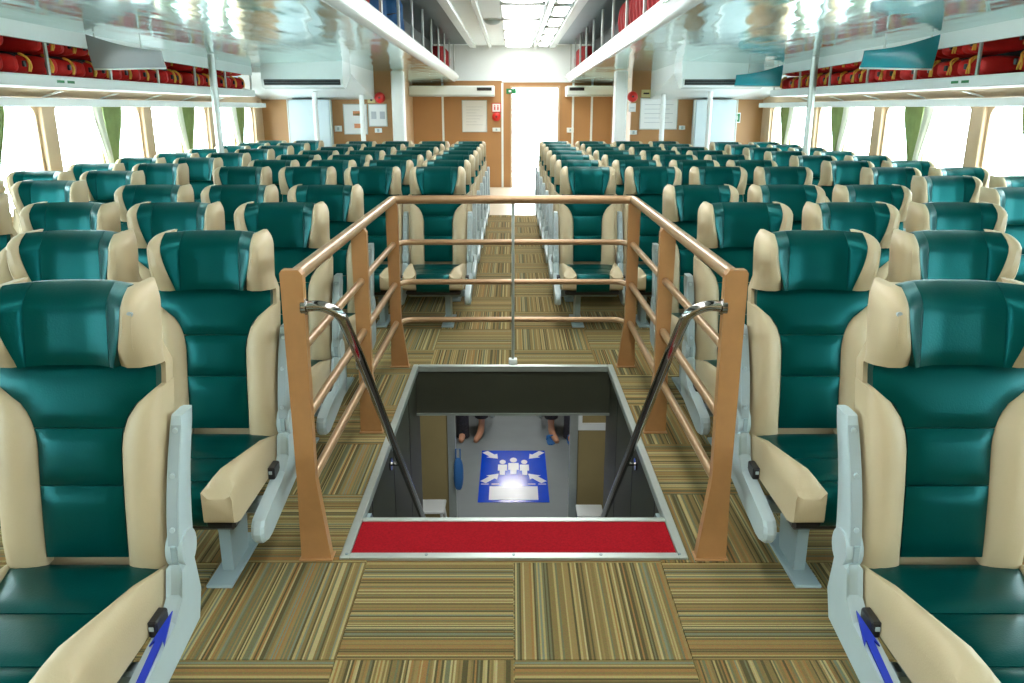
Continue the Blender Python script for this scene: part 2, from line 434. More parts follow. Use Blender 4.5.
# ================================================================== MIDDLE OVERHEAD RACKS
def lipz(y, dz): return zl(y) + dz
for s in (-1, 1):
    t = thing('overhead_rack', 'long overhead rack with white lip and steel bars above the aisle, %s' % SIDE[s], 'rack')
    mb = MB()
    secs = []
    for y in (Y0, YD - 0.6):
        secs.append([(s * x, y, zl(y) + z) for (x, z) in ((XLIP + 0.005, 0.0), (XLIP - 0.02, -0.014), (XLIP - 0.05, -0.006), (XLIP - 0.105, 0.05), (XLIP - 0.115, 0.085), (XLIP - 0.10, 0.115), (XLIP - 0.03, 0.12), (XLIP - 0.002, 0.08))])
    mb.loft(secs); mb.build('lip', 'whiteg', t)
    bk = MB(); bk.box(s * 1.42, s * 1.45, Y0, YD - 0.6, 2.17, 2.599); bk.build('back_panel', 'rackback', t)
    tp_ = MB(); tp_.box(s * 0.81, s * 1.419, Y0, YD - 0.6, 2.600, 2.615); tp_.build('top_panel', 'rackback', t)
    sh = MB(); slab(sh, s * (XLIP + 0.006), s * 1.415, Y0, YD - 0.6, 0.052, 0.06); sh.build('shelf', 'rackback', t)
    for k in range(12):
        y = 3.75 + 1.05 * k
        br = MB(); br.bbox(s * (XLIP - 0.045), s * (XLIP - 0.02), y - 0.016, y + 0.016, zl(y) + 0.1205, 2.598, 0.004); br.build('bar', 'alu', t)
    if s > 0:
        for (ya, w_) in ((5.35, 0.16), (5.55, 0.10), (5.2, 0.22)):
            st = MB(); i = (5.35, 5.55, 5.2).index(ya); st.box(XLIP - 0.117, XLIP - 0.112, ya, ya + w_, lipz(ya, 0.060 + 0.012 * i), lipz(ya, 0.066 + 0.012 * i)); st.build('sticker', 'green', t)

# ================================================================== SIDE LOCKERS
bays = [9.8 - 0.85 * k for k in range(8)]             # from the bulkhead end towards the camera
for s in (-1, 1):
    t = thing('overhead_locker', 'open overhead locker above the windows holding life jackets, %s' % SIDE[s], 'locker')
    b = MB(); slab(b, s * XLOCK, s * (XLOCK + 0.03), Y0, YLOCK, -0.10, 0.0); b.build('fascia', 'whiteg', t)
    b = MB(); b.bbox(s * (XLOCK - 0.02), s * (XW - 0.002), Y0, YLOCK, 1.615, 1.69, 0.008); b.build('shelf', 'white', t)
    b = MB(); b.box(s * (XW - 0.012), s * (XW - 0.002), Y0, YLOCK, 1.69, 2.03); b.build('back_panel', 'dark', t)
    b = MB(); b.prism([(s * (XLOCK + 0.26), 1.6145), (s * (XW - 0.002), 1.6145), (s * (XW - 0.002), 1.545), (s * (XW - 0.05), 1.545)], 'y', Y0, YLOCK); b.build('lower_panel', 'tan', t)
    b = MB(); b.bbox(s * (XW - 0.135), s * (XW - 0.075), Y0, YLOCK + 1.6, 1.495, 1.555, 0.006); b.build('curtain_rail', 'white', t)
    for y in bays:
        e = MB(); e.box(s * (XLOCK + 0.018), s * (XLOCK + 0.0315), y - 0.013, y + 0.013, 1.691, zc(y) - 0.101); e.build('divider_post', 'alu', t)
        r = MB(); r.prism([(s * (XLOCK + 0.22), 1.6), (s * (XLOCK + 0.262), 1.6), (s * (XW - 0.056), 1.56), (s * (XW - 0.10), 1.56)], 'y', y - 0.35, y - 0.33); r.build('rib', 'white', t)
    for (yy, w_) in ((5.55, 0.09), (5.68, 0.09)):
        g = MB(); g.box(s * (XLOCK - 0.0225), s * (XLOCK - 0.0205), yy, yy + w_, 1.645, 1.662); g.build('seat_sign', 'green', t)

# life jackets -------------------------------------------------------
def puffy(cx, cy, cz, sx, sy, sz, mb, seed, p=3.2):
    rnd = random.Random(seed); nu, nv = 14, 9; secs = []
    for j in range(nv + 1):
        ph = -math.pi / 2 + math.pi * j / nv; ring = []
        for i in range(nu):
            th = 2 * math.pi * i / nu
            def sp(c): return math.copysign(abs(c) ** (2 / p), c)
            k = 1 + 0.07 * math.sin(3 * th + seed) * math.cos(ph) + rnd.uniform(-.02, .02)
            ring.append((cx + sx * sp(math.cos(ph)) * sp(math.cos(th)) * k, cy + sy * sp(math.cos(ph)) * sp(math.sin(th)) * k, cz + sz * sp(math.sin(ph)) * (1 + .03 * math.sin(2 * th + seed))))
        secs.append(ring)
    mb.loft(secs)
def make_vest(seed, m):
    """a folded life vest: origin under the middle; front faces -x (towards the aisle on the + side)"""
    t = thing('life_jacket', 'folded life jacket', 'life jacket')
    a = MB(); puffy(0, -0.066, 0.068, 0.15, 0.062, 0.066, a, seed); a.build('foam_panel', m, t)
    a = MB(); puffy(0, 0.066, 0.068, 0.15, 0.062, 0.066, a, seed + 3); a.build('foam_panel', m, t)
    a = MB(); puffy(-0.03, 0.0, 0.12, 0.06, 0.05, 0.022, a, seed + 5); a.build('collar', 'black', t)
    o_ = 0.035 if seed == 1 else -0.05
    a = MB(); pts = [(-0.158, o_, 0.02), (-0.163, o_ - 0.02, 0.06), (-0.158, o_ + 0.015, 0.115), (-0.12, o_ + 0.03, 0.140), (-0.10, o_ + 0.01, 0.138), (-0.14, o_ - 0.01, 0.12), (-0.164, o_ + 0.01, 0.07), (-0.163, o_ + 0.025, 0.02)]
    a.tube(smooth_path(pts, 0.02, 3), 0.0065, 6); a.build('strap', 'strap', t)
    a = MB(); a.bbox(-0.166, -0.148, o_ + 0.045, o_ + 0.075, 0.05, 0.09, 0.004); a.build('buckle', 'black', t)
    return t
vests = [make_vest(k, 'vest') for k in (1, 4)]
used = set()
def place_vest(kind, loc, rz, label, group, sc=1.0):
    o = vests[kind] if kind not in used else copy_tree(vests[kind])
    used.add(kind); o.location = loc; o.rotation_euler = (0, 0, rz); o.scale = (sc, sc, sc) if not isinstance(sc, tuple) else sc
    o['label'] = label; o['group'] = group
rv = random.Random(3)
for s in (-1, 1):
    for k in range(6):
        yb_ = bays[k + 1] + 0.012; wbay = 0.826
        gp = 'life jackets in the %s locker bay, %s' % (ORD[k], SIDE[s])
        n = 3 if not (s > 0 and k == 5) else 2
        for i in range(n):
            for lv in (0, 1):
                if lv == 1 and rv.random() < 0.16: continue
                y = yb_ + wbay * (i + 0.5) / 3
                zt = (zc(y) - 1.70) / 2 / 0.155
                lab = '%s red life jacket %s of the %s locker bay, %s' % (['lower', 'upper'][lv], ['at stair end', 'in the middle', 'at bulkhead end'][i], ORD[k], SIDE[s])
                place_vest(rv.choice((0, 1)), (s * (XLOCK + 0.225 + rv.uniform(-.02, .03)), y, 1.692 + lv * 0.146), (0 if s > 0 else math.pi) + R(rv.uniform(-6, 6)), lab, gp, (1.0, rv.uniform(.90, .98), rv.uniform(.90, .98)))
def make_roll(seed, m):
    t = thing('jacket_bundle', 'bundle', 'life jacket')
    a = MB(); secs = []; n = 16
    for k in range(10):
        q = k / 9; z = 0.425 * q; w = 0.082 * (0.90 + 0.12 * math.sin(math.pi * q) + 0.05 * math.sin(9 * q + seed))
        if k in (0, 9): w *= 0.85
        secs.append([((1.5 * w * math.cos(b)) * (1 + .15 * math.cos(5 * b + seed)), (w * math.sin(b)) * (1 + .15 * math.cos(5 * b + seed + 2 * q)), z) for b in [2 * math.pi * i / n for i in range(n)]])
    a.loft(secs); a.build('cover', 'bundle' if m == 'vest' else m, t)
    a = MB(); a.tube([(-0.125 * math.cos(b) * .93, 0.084 * math.sin(b), 0.27 + .01 * math.sin(3 * b)) for b in [2 * math.pi * i / 14 for i in range(15)]], 0.006, 5); a.build('tie_cord', 'dark', t)
    return t
rolls = {}; cnt = {}
ORD2 = ORD + ['twelfth', 'thirteenth', 'fourteenth', 'fifteenth', 'sixteenth', 'seventeenth', 'eighteenth', 'nineteenth', 'twentieth'] + ['twenty-' + w for w in ORD[:9]] + ['thirtieth']
for s, runs in ((-1, (('vest', 13.9, 15.1), ('reflect_blue', 8.35, 8.8), ('reflect_blue', 7.2, 7.6), ('vest', 5.3, 6.75))), (1, (('vest', 13.9, 15.1), ('vest', 5.3, 9.0)))):  # blue bundles are added to imitate reflections between the bars
    for m_, ya, yb_ in runs:
        n = max(1, int((yb_ - ya) / 0.197 + 1e-6))
        for i in range(n):
            y = yb_ - (i + 0.5) * (yb_ - ya) / n
            if m_ not in rolls: o = rolls[m_] = make_roll(2 if m_ == 'vest' else 5, m_)
            else: o = copy_tree(rolls[m_])
            o.location = (s * (XLIP + 0.14), y, zk(XLIP + .1, y) + 0.066); o.rotation_euler = (0, 0, 0 if s > 0 else math.pi)
            col = 'red' if m_ == 'vest' else 'blue'
            cnt[(s, col)] = cnt.get((s, col), 0) + 1
            o['label'] = '%s %s jacket bundle from the doorway in the overhead rack, %s' % (ORD2[cnt[(s, col)] - 1], col, SIDE[s])
            o['group'] = '%s bundles in the middle rack, %s' % (col, SIDE[s])

# ================================================================== BULKHEADS AND DOOR WALL
for s in (-1, 1):
    mb = MB(); mb.box(s * 1.66, s * (XW + 0.1), YB, YB + 0.08, 0.0, 2.7)
    w = struct(mb.build('wall_bulkhead', 'brown'), 'brown laminate bulkhead beside the passage, %s' % SIDE[s])
    mb = MB(); mb.box(s * XR, s * (XR + 0.08), YB + 0.081, YD, -0.29, 2.7)
    struct(mb.build('wall_passage', 'tan'), 'tan passage side wall before the door, %s' % SIDE[s])
    # white boxed duct on the bulkhead
    c = thing('duct_casing', 'tall white boxed duct standing against the brown bulkhead, %s' % SIDE[s], 'duct', (s * 2.80, YB - 0.10, 0))
    b = MB(); b.bbox(-0.28, 0.28, -0.099, 0.099, 0, 1.60, 0.01); b.build('casing', 'duct', c)
    b = MB(); b.box(-0.30, -0.285, -0.10, -0.085, 0, 1.60); b.build('corner_strip', 'alu', c)
    b = MB(); b.box(0.285, 0.30, -0.10, -0.085, 0, 1.60); b.build('corner_strip', 'alu', c)
    # sloped white soffit with air conditioner
    so = MB(); so.prism([(9.95, zc(9.95) + 0.055), (9.95, zc(9.95) - 0.06), (YB - 0.002, 1.605), (YB - 0.002, zc(YB) + 0.055)], 'x', s * (XR + 0.02), s * (XW - 0.001))
    so_o = struct(so.build('ceiling_soffit', 'white'), 'sloped white soffit against the bulkhead, %s' % SIDE[s])
    ac = thing('air_conditioner', 'white ceiling air conditioner with a black outlet slot, %s' % SIDE[s], 'air conditioner', (s * 2.37, 9.70, zc(9.7) - 0.003))
    b = MB(); b.prism([(-0.19, 0.05), (-0.24, -0.15), (-0.21, -0.235), (-0.10, -0.255), (0.24, -0.10), (0.24, 0.05)], 'x', -0.46, 0.46); b.build('housing', 'whiteg', ac)
    b = MB(); b.prism([(-0.245, -0.153), (-0.224, -0.213), (-0.210, -0.213), (-0.232, -0.153)], 'x', -0.43, 0.43); b.build('outlet_slot', 'black', ac)
    for kk in range(3):
        b = MB(); zz = -0.166 - 0.018 * kk; yy = -0.236 + 0.0065 * kk
        b.box(-0.42, 0.42, yy - 0.012, yy - 0.003, zz - 0.002, zz); b.build('louvre', 'steel', ac)
    # white column at the corner
    co = thing('white_column', 'thick white column at the corner of the passage, %s' % SIDE[s], 'column', (-1.575 if s < 0 else 1.49, YB - 0.10, 0))
    b = MB(); b.bbox(-0.085, 0.085, -0.085, 0.085, 0, zk(1.6, YB) - 0.004, 0.02); b.build('shaft', 'white', co)
    b = MB(); b.bbox(-0.105, 0.105, -0.105, 0.105, 0, 0.08, 0.01); b.build('plinth', 'white', co)
    # slim poles
    for (x, y, lab) in ((2.95, 8.26, 'slim steel pole between the window seats') if s > 0 else (2.83, 7.957, 'slim steel pole between the window seats'), (2.62, 11.08, 'slim steel pole before the white duct'), (2.03, 11.25, 'slim steel pole before the notice boards')):
        p = thing('steel_pole', '%s, %s' % (lab, SIDE[s]), 'pole', (s * x, y, 0))
        top = zc(y) - 0.002 if y < 9.9 else min(zc(y), zc(9.95) - 0.06 + (1.605 - (zc(9.95) - 0.06)) * (y - 9.95) / (YB - 9.95)) - 0.004
        b = MB(); b.cyl((0, 0, 0.012), (0, 0, top), 0.035 if y < 9 else 0.033); b.build('tube', 'alu' if y < 9 else 'white', p)
        b = MB(); b.cyl((0, 0, 0), (0, 0, 0.012), 0.042); b.build('base_flange', 'alu', p)

# door wall
dw = MB()
DX0, DX1, DZ = 0.0, 0.87, 1.86
dw.box(-XR, DX0 - 0.04, YD, YD + 0.08, -0.29, 2.7); dw.box(DX1 + 0.04, XR, YD, YD + 0.08, -0.29, 2.7); dw.box(DX0 - 0.04, DX1 + 0.04, YD, YD + 0.08, DZ + 0.04, 2.7)
up_ = MB(); up_.box(-XR, -0.2, YD - 0.02, YD - 0.0005, 1.99, 2.62); up_.box(-0.2, XR, YD - 0.02, YD - 0.0005, 1.96, 2.62)
struct(up_.build('wall_far_header', 'white'), 'white panel above the doorway')
wf = struct(dw.build('wall_far', 'brown'), 'brown laminate end wall with the open doorway')
for x in (-1.33, -0.19, 0.98 + 0.18, 1.52):
    b = MB(); b.box(x - 0.02, x + 0.02, YD - 0.012, YD - 0.001, 0, 1.95); b.build('joint_strip', 'white', wf)
d1 = thing('door_1', 'bright open doorway with cream frame at the end of the aisle', 'doorway', (0, 0, 0)); d1['kind'] = 'structure'
for (a, b_, c, d) in ((DX0 - 0.04, DX0, 0, DZ + 0.04), (DX1, DX1 + 0.04, 0, DZ + 0.04), (DX0, DX1, DZ, DZ + 0.04)):
    b = MB(); b.box(a, b_, YD - 0.02, YD + 0.10, c, d); b.build('door_frame', 'tan', d1)
b = MB(); b.box(DX0, DX1, YD - 0.02, YD + 0.10, -0.005, 0.012); b.build('threshold', 'alu', d1)
# deck outside the door
b = MB(); b.box(-3, 3, YD + 0.1, YD + 3, -0.4, -0.05); struct(b.build('floor_outside_deck', 'white'), 'pale open deck beyond the doorway')
# white soffit boxes over the passage end
for s in (-1, 1):
    xa, xb = (0.33, XR) if s < 0 else (1.0, XR)
    t = thing('ceiling_box', 'white boxed casing hung over the passage end, %s' % SIDE[s], 'casing', (0, YD - 0.31, 0))
    b = MB(); b.bbox(s * xa, s * xb, -0.25, 0.305, 1.70, zc(YD) - 0.003, 0.01); b.build('casing', 'whiteg', t)
    b = MB(); b.box(s * (xa + 0.05), s * (xa + 0.32), -0.262, -0.251, 1.80, 1.855); b.build('vent_slot', 'black', t)
    b = MB(); b.box(s * xa, s * xb, -0.262, -0.251, 1.70, 1.73); b.build('edge_trim', 'alu', t)

# back wall behind the camera, with wide windows
bw = MB(); yb0 = Y0 - 0.1
bw.box(-XW - .1, XW + .1, yb0, Y0, -0.29, 2.7)
struct(bw.build('wall_back', 'tan'), 'beige end wall behind the viewpoint')
rb = MB(); rb.box(-XW - .1, XW + .1, Y0 - .1, YD + .1, 2.70, 2.76); struct(rb.build('ceiling_roof', 'white'), 'cabin roof plate')

# ------------------------------------------------------------------ notices and small fittings on the walls
def flat(name, label, cat, x0, x1, z0, z1, y, m, th=0.012, frame=None):
    t = thing(name, label, cat, ((x0 + x1) / 2, y, (z0 + z1) / 2)); hw, hh = (x1 - x0) / 2, (z1 - z0) / 2
    b = MB(); b.bbox(-hw, hw, -th, -0.001, -hh, hh, min(0.003, th / 4)); b.build('panel', m, t)
    if frame:
        f = MB(); q = 0.012
        f.box(-hw - q, -hw, -th - .004, -0.001, -hh - q, hh + q); f.box(hw, hw + q, -th - .004, -0.001, -hh - q, hh + q)
        f.box(-hw, hw, -th - .004, -0.001, hh, hh + q); f.box(-hw, hw, -th - .004, -0.001, -hh - q, -hh); f.build('frame', frame, t)
    return t, th
def mark(t, th, m, x0, x1, z0, z1, name='print'):
    b = MB(); b.box(x0, x1, -th - 0.003, -th + 0.0005, z0, z1); b.build(name, m, t)
ZB = 11.4                                                        # camera depth of the bulkheads
def bx(u): return (u - 512) / 800 * (YB * 0.960 + 0.03)
def bz(v): return CAM_H + (109 - v) * (YB * 0.960) / 833
def dx(u): return (u - 512) / 800 * (YD * 0.960 - 0.05)
def dz(v): return CAM_H + (109 - v) * (YD * 0.960) / 833
t, th = flat('notice_board', 'white notice board with orange cards on the brown bulkhead', 'notice board', bx(344), bx(366), bz(134), bz(105), YB, 'paper', frame='alu')
mark(t, th, 'orange', -0.03, 0.10, 0.05, 0.11); mark(t, th, 'yel', -0.02, 0.09, 0.055, 0.075, 'card'); mark(t, th, 'orange', -0.02, 0.10, -0.12, -0.06)
t, th = flat('notice_board', 'low white notice board with two grey diagrams on brown bulkhead', 'notice board', bx(369), bx(386), bz(126), bz(105), YB, 'paper', frame='alu')
mark(t, th, 'print', -0.09, -0.02, -0.05, 0.05); mark(t, th, 'print', 0.03, 0.10, -0.05, 0.05)
t, th = flat('notice_board', 'large plain white notice board on the bulkhead with the green sign', 'notice board', bx(640), bx(676), bz(129), bz(99), YB, 'paper', frame='alu')
for k in range(5): mark(t, th, 'print', -0.2, 0.2 - 0.05 * (k % 2), 0.12 - 0.06 * k, 0.126 - 0.06 * k)
t, th = flat('framed_notice', 'tall white framed notice hanging on brown wall by the door', 'notice', dx(462), dx(486), dz(132), dz(101), YD, 'paper', frame='alu')
for k in range(7): mark(t, th, 'print', -0.16, 0.16 - 0.06 * (k % 3), 0.17 - 0.055 * k, 0.175 - 0.055 * k)
t, th = flat('safety_sign', 'small white sign with red border and two figures', 'sign', dx(492), dx(500), dz(112), dz(104), YD, 'paper', frame='redp')
for sx in (-0.03, 0.03): mark(t, th, 'redp', sx - 0.012, sx + 0.012, -0.04, 0.02, 'figure'); mark(t, th, 'redp', sx - 0.010, sx + 0.010, 0.027, 0.047, 'figure')
def bell(x, y, z, r, label):
    t = thing('fire_alarm', label, 'fire alarm', (x, y, z)); b = MB()
    secs = []
    for (yy, k) in ((-0.002, 0.8), (-0.03, 1.0), (-0.055, 0.9), (-0.07, 0.6), (-0.075, 0.1)): secs.append([(r * k * math.cos(a), yy, r * k * math.sin(a)) for a in [2 * math.pi * i / 18 for i in range(18)]])
    b.loft(secs); b.build('gong', 'redp', t); b = MB(); b.cyl((0, -0.076, 0), (0, -0.088, 0), r * 0.18); b.build('centre_bolt', 'black', t)
bell(dx(496), YD, dz(117), 0.085, 'round red fire alarm under the figure sign by the door')
bell(bx(380.5), YB, bz(98), 0.075, 'round red alarm bell above the notice boards with diagrams')
bell(bx(631), YB, bz(97), 0.075, 'round red alarm bell above the large plain notice board')
for (x0, x1, z0, z1, y, lab) in ((dx(492), dx(500), dz(132), dz(128), YD, 'white switch box below the round fire alarm by the door'), (dx(567), dx(574), dz(133), dz(128), YD, 'white switch box on brown wall across the doorway from the notice'),
                                 (bx(334), bx(341), bz(132), bz(126), YB, 'white switch box beside the notice board with orange cards'), (bx(374), bx(381), bz(133), bz(128.5), YB, 'white switch box below the low notice board with diagrams'),
                                 (bx(630), bx(637), bz(135), bz(130.5), YB, 'white switch box below the large plain notice board'), (bx(679), bx(685), bz(130), bz(126), YB, 'white switch box between large notice board and white duct')):
    t, th = flat('switch_box', lab, 'switch', x0, x1, z0, z1, y, 'white', 0.03); mark(t, th, 'grey', -0.015, 0.015, -0.02, 0.02, 'rocker')
t, th = flat('exit_sign', 'pale yellow sign with dark symbol beside alarm bell, notice-board side', 'sign', bx(368), bx(375.5), bz(103), bz(95), YB, 'yel'); mark(t, th, 'black', -0.015, 0.015, -0.03, 0.03, 'symbol')
t, th = flat('exit_sign', 'pale yellow sign with black arrow above the large plain board', 'sign', bx(640), bx(651), bz(97.5), bz(90), YB, 'yel'); mark(t, th, 'black', -0.05, 0.03, -0.01, 0.01, 'symbol')
t, th = flat('green_sign', 'square green and white safety sign in the brown corner', 'sign', bx(732), bx(740), bz(123), bz(113), YB, 'paper'); mark(t, th, 'green', -0.045, 0.045, -0.055, 0.055); mark(t, th, 'paper', -0.02, 0.02, -0.025, 0.025, 'symbol')
t, th = flat('door_exit_sign', 'small green exit sign above the bright doorway', 'sign', dx(506), dx(516), dz(94), dz(89), YD, 'green', 0.02); mark(t, th, 'paper', -0.05, 0.0, -0.02, 0.02, 'symbol')
t, th = flat('paper_label', 'small white label under the red alarm bell by large board', 'label', bx(628), bx(635), bz(112), bz(103.5), YB, 'paper', 0.004); mark(t, th, 'print', -0.03, 0.03, -0.01, 0.0)

# ------------------------------------------------------------------ hanging panels under the side ceilings
for (s, y, m, lab) in ((-1, 5.95, 'hangg', 'grey curved panel hanging before the overhead locker'), (1, 5.95, 'hang_reflect', 'grey curved panel with painted teal reflection hanging before the overhead locker'),
                       (1, 9.3, 'hang_reflect', 'grey curved panel with painted teal reflection hanging next to the air conditioner')):
    t = thing('hanging_panel', lab, 'hanging panel', (s * XLOCK, y, zc(y)))
    def hp(a, tt):
        x = -0.05 - 0.50 * a; ztop = -0.012 - 0.105 * a - 0.02 * math.sin(a * math.pi); zb = -0.235 + 0.008 * a
        return (s * x, 0.05 * (1 - tt) ** 2 + 0.03 * a, ztop * tt + zb * (1 - tt))
    b = MB(); b.panel(hp, (0, -1, 0), 14, 8, 0.004, 0.02); b.build('panel', m, t)
    b = MB(); b.tube([(hp(a / 8, 0)[0], hp(a / 8, 0)[1] + 0.008, hp(a / 8, 0)[2] - 0.004) for a in range(9)], 0.008, 8); b.build('edge_trim', 'alu', t)
    for xx in (-0.10, -0.42):
        b = MB(); b.cyl((s * xx, 0.02, -0.001), (s * xx, 0.025, -0.10), 0.007, 8); b.build('hanger', 'alu', t)

# ------------------------------------------------------------------ curtains
def make_curtain(s, flip):
    t = thing('curtain', 'curtain', 'curtain')
    def cl(y0, w0, w1, y1, m, nm, n=18):
        b = MB(); A = []; B = []
        for j in range(13):
            v = j / 12; z = 1.53 - 0.80 * v; k = min(1, v / 0.72); k = k * k * (3 - 2 * k)
            w = w0 + (w1 - w0) * k; c = y0 + (y1 - y0) * k
            if v > 0.72: w = w1 * (1 + 0.8 * (v - 0.72) / 0.28)
            for i in range(n + 1):
                u = i / n; ph = u * math.pi * 7
                A.append((s * (0.018 * math.sin(ph) * (0.5 + 0.5 * w / w0)), c + (u - .5) * w, z))
        for p in A: B.append((p[0] + 0.006, p[1], p[2]))
        K = len(A); m_ = n + 1; f = []
        for j in range(12):
            for i in range(n):
                q = (j * m_ + i, j * m_ + i + 1, (j + 1) * m_ + i + 1, (j + 1) * m_ + i); f += [q, tuple(K + x for x in q[::-1])]
        for j in range(12):
            for i in (0, n): f.append((j * m_ + i, (j + 1) * m_ + i, K + (j + 1) * m_ + i, K + j * m_ + i))
        for i in range(n):
            for j in (0, 12): f.append((j * m_ + i, j * m_ + i + 1, K + j * m_ + i + 1, K + j * m_ + i))
        b.add(A + B, f, True); return b.build(nm, m, t)
    cl(0.10, 0.34, 0.10, 0.04, 'curtain', 'drape'); cl(-0.17, 0.16, 0.09, -0.04, 'sheer', 'sheer_drape')
    b = MB(); b.bbox(-0.03, 0.03, -0.10, 0.10, 0.945, 0.975, 0.005); b.build('tie_band', 'curtain', t)
    return t
for s in (-1, 1):
    base = None
    for k, y in enumerate((10.5, 8.8, 7.1, 5.4)):
        o = make_curtain(s, 1) if base is None else copy_tree(base)
        base = base or o
        o.location = (s * (XW - 0.035), y, -0.001)
        o['label'] = 'green tied curtain between windows, %s from the brown bulkhead, %s' % (ORD[k], SIDE[s]); o['group'] = 'green curtains along the windows'

# ================================================================== STAIR HATCH
hf = thing('stair_hatch_frame', 'aluminium edging frame around the stair opening', 'frame', (0, 0, 0))
q = 0.032
for (a, b_, c, d, nm) in ((-HX, -HX + q, HY0, HY1, 'side_edge'), (HX - q, HX, HY0, HY1, 'side_edge'), (-HX + q, HX - q, HY0, HY0 + q, 'front_edge'), (-HX + q, HX - q, HY1 - q, HY1, 'far_edge'), (-HX + q, HX - q, 2.675, 2.70, 'nosing')):
    m = MB(); m.bbox(a, b_, c, d, -0.03, 0.008, 0.003); m.build(nm, 'alu', hf)
for (x, y) in [(-0.575, HY0 + .02), (0.57, HY0 + .02), (-0.3, HY0 + .016), (0.0, HY0 + .016), (0.3, HY0 + .016)]:
    m = MB(); m.cyl((x, y, 0.007), (x, y, 0.0105), 0.006, 8); m.build('screw', 'steel', hf)
rc = MB(); rc.bbox(-HX + q + .001, HX - q - .001, HY0 + q + .001, 2.674, -0.03, 0.004, 0.003)
tag(rc.build('red_mat', 'red'), 'red carpet strip on the top stair landing', 'carpet')
for s in (-1, 1):
    m = MB(); m.box(s * (HX - 0.012), s * (HX + 0.03), HY0, 4.70, ZL, -0.031); w = struct(m.build('wall_stairwell', 'well'), 'dark laminate stairwell side wall, %s' % SIDE[s])
    for y in (3.0, 3.6, 4.2):
        j = MB(); j.box(s * (HX - 0.0135), s * (HX - 0.0118), y - 0.006, y + 0.006, ZL, -0.035); j.build('panel_joint', 'black', w)
m = MB(); m.box(-HX + 0.012, HX - 0.012, HY1 - 0.02, HY1 + 0.10, -0.30, -0.031); w = struct(m.build('wall_hatch_header', 'well'), 'dark laminate header under the far hatch edge')
m = MB(); m.box(-HX + 0.012, HX - 0.012, HY1 - 0.03, HY1 - 0.0205, -0.31, -0.296); m.build('edge_strip', 'alu', w)
# stairs
st = thing('staircase', 'steep stairs with dark treads leading below deck', 'stairs', (0, 2.70, ZL))
n = 9; rise = -ZL / (n + 1)
for k in range(n):
    z = -ZL - rise * (k + 1); y = 0.02 + 0.235 * k
    m = MB(); m.bbox(-0.55, 0.55, y - 0.03, y + 0.235, z - 0.035, z, 0.005); m.build('tread', 'wood', st)
    m = MB(); m.bbox(-0.55, 0.55, y - 0.032, y - 0.005, z - 0.005, z + 0.006, 0.002); m.build('nosing', 'alu', st)
m = MB(); m.box(-0.573, -0.553, -0.02, 2.10, 0, 0.02)
for sx in (-1, 1):
    m = MB(); m.prism([(-0.02, 2.27), (0.10, 2.27), (2.2, 0.0), (2.0, 0.0), (-0.02, 2.05)], 'x', sx * 0.552, sx * 0.570); m.build('stringer', 'steel', st)

# lower deck
lf = MB(); lf.box(-2.6, 2.6, 2.0, 14.0, ZL - 0.1, ZL); struct(lf.build('floor_lower', 'lowfloor'), 'grey vinyl floor of the lower deck')
lc = MB(); lc.box(-2.6, 2.6, 4.75, 14.0, -0.31, -0.292); struct(lc.build('ceiling_lower', 'white'), 'white ceiling of the lower deck')
lw = MB(); lw.box(-2.7, -2.6, 2.0, 14.0, ZL - .1, -0.3); lw.box(2.6, 2.7, 2.0, 14.0, ZL - .1, -0.3); lw.box(-2.6, 2.6, 14.0, 14.1, ZL - .1, -0.3); lw.box(-2.6, 2.6, 1.9, 2.0, ZL - .1, -0.3)
struct(lw.build('wall_lower', 'tan'), 'lower deck side and end walls')
lp = MB(); YP = 6.85
lp.box(-2.6, -0.60, YP, YP + 0.05, ZL, -0.311); lp.box(0.60, 2.6, YP, YP + 0.05, ZL, -0.311)
pw = struct(lp.build('wall_partition', 'lowpan'), 'olive brown lower deck partition with a doorway')
for s in (-1, 1):
    m = MB(); m.box(s * 0.53, s * 0.60, YP - 0.02, YP + 0.07, ZL, -0.312); m.build('door_jamb', 'alu', pw)
m = MB(); m.box(0.60, 0.64, YP - 0.014, YP - 0.001, -1.36, -0.32); m.box(0.64, 0.92, YP - 0.014, YP - 0.001, -1.36, -1.29); m.build('white_trim', 'white', pw)
for (x, y, w_, l_) in ((0.0, 11.35, 0.36, 0.5), (-0.05, 8.2, 0.24, 0.9), (0.0, 5.6, 0.24, 0.9)):
    t = thing('lower_ceiling_lamp', 'bright lamp on the lower deck ceiling over the %s' % ('seats' if y > 11 else 'floor sign' if y > 8 else 'stair foot'), 'lamp', (x, y, -0.311), 0, 'lamps on the lower deck ceiling')
    m = MB(); m.bbox(-w_ / 2 - .03, w_ / 2 + .03, -l_ / 2 - .03, l_ / 2 + .03, -0.03, -0.001, 0.005); m.build('housing', 'white', t)
    m = MB(); m.bbox(-w_ / 2, w_ / 2, -l_ / 2, l_ / 2, -0.045, -0.031, 0.004); m.build('diffuser', 'lamp3' if y > 11 else 'lamp2', t)
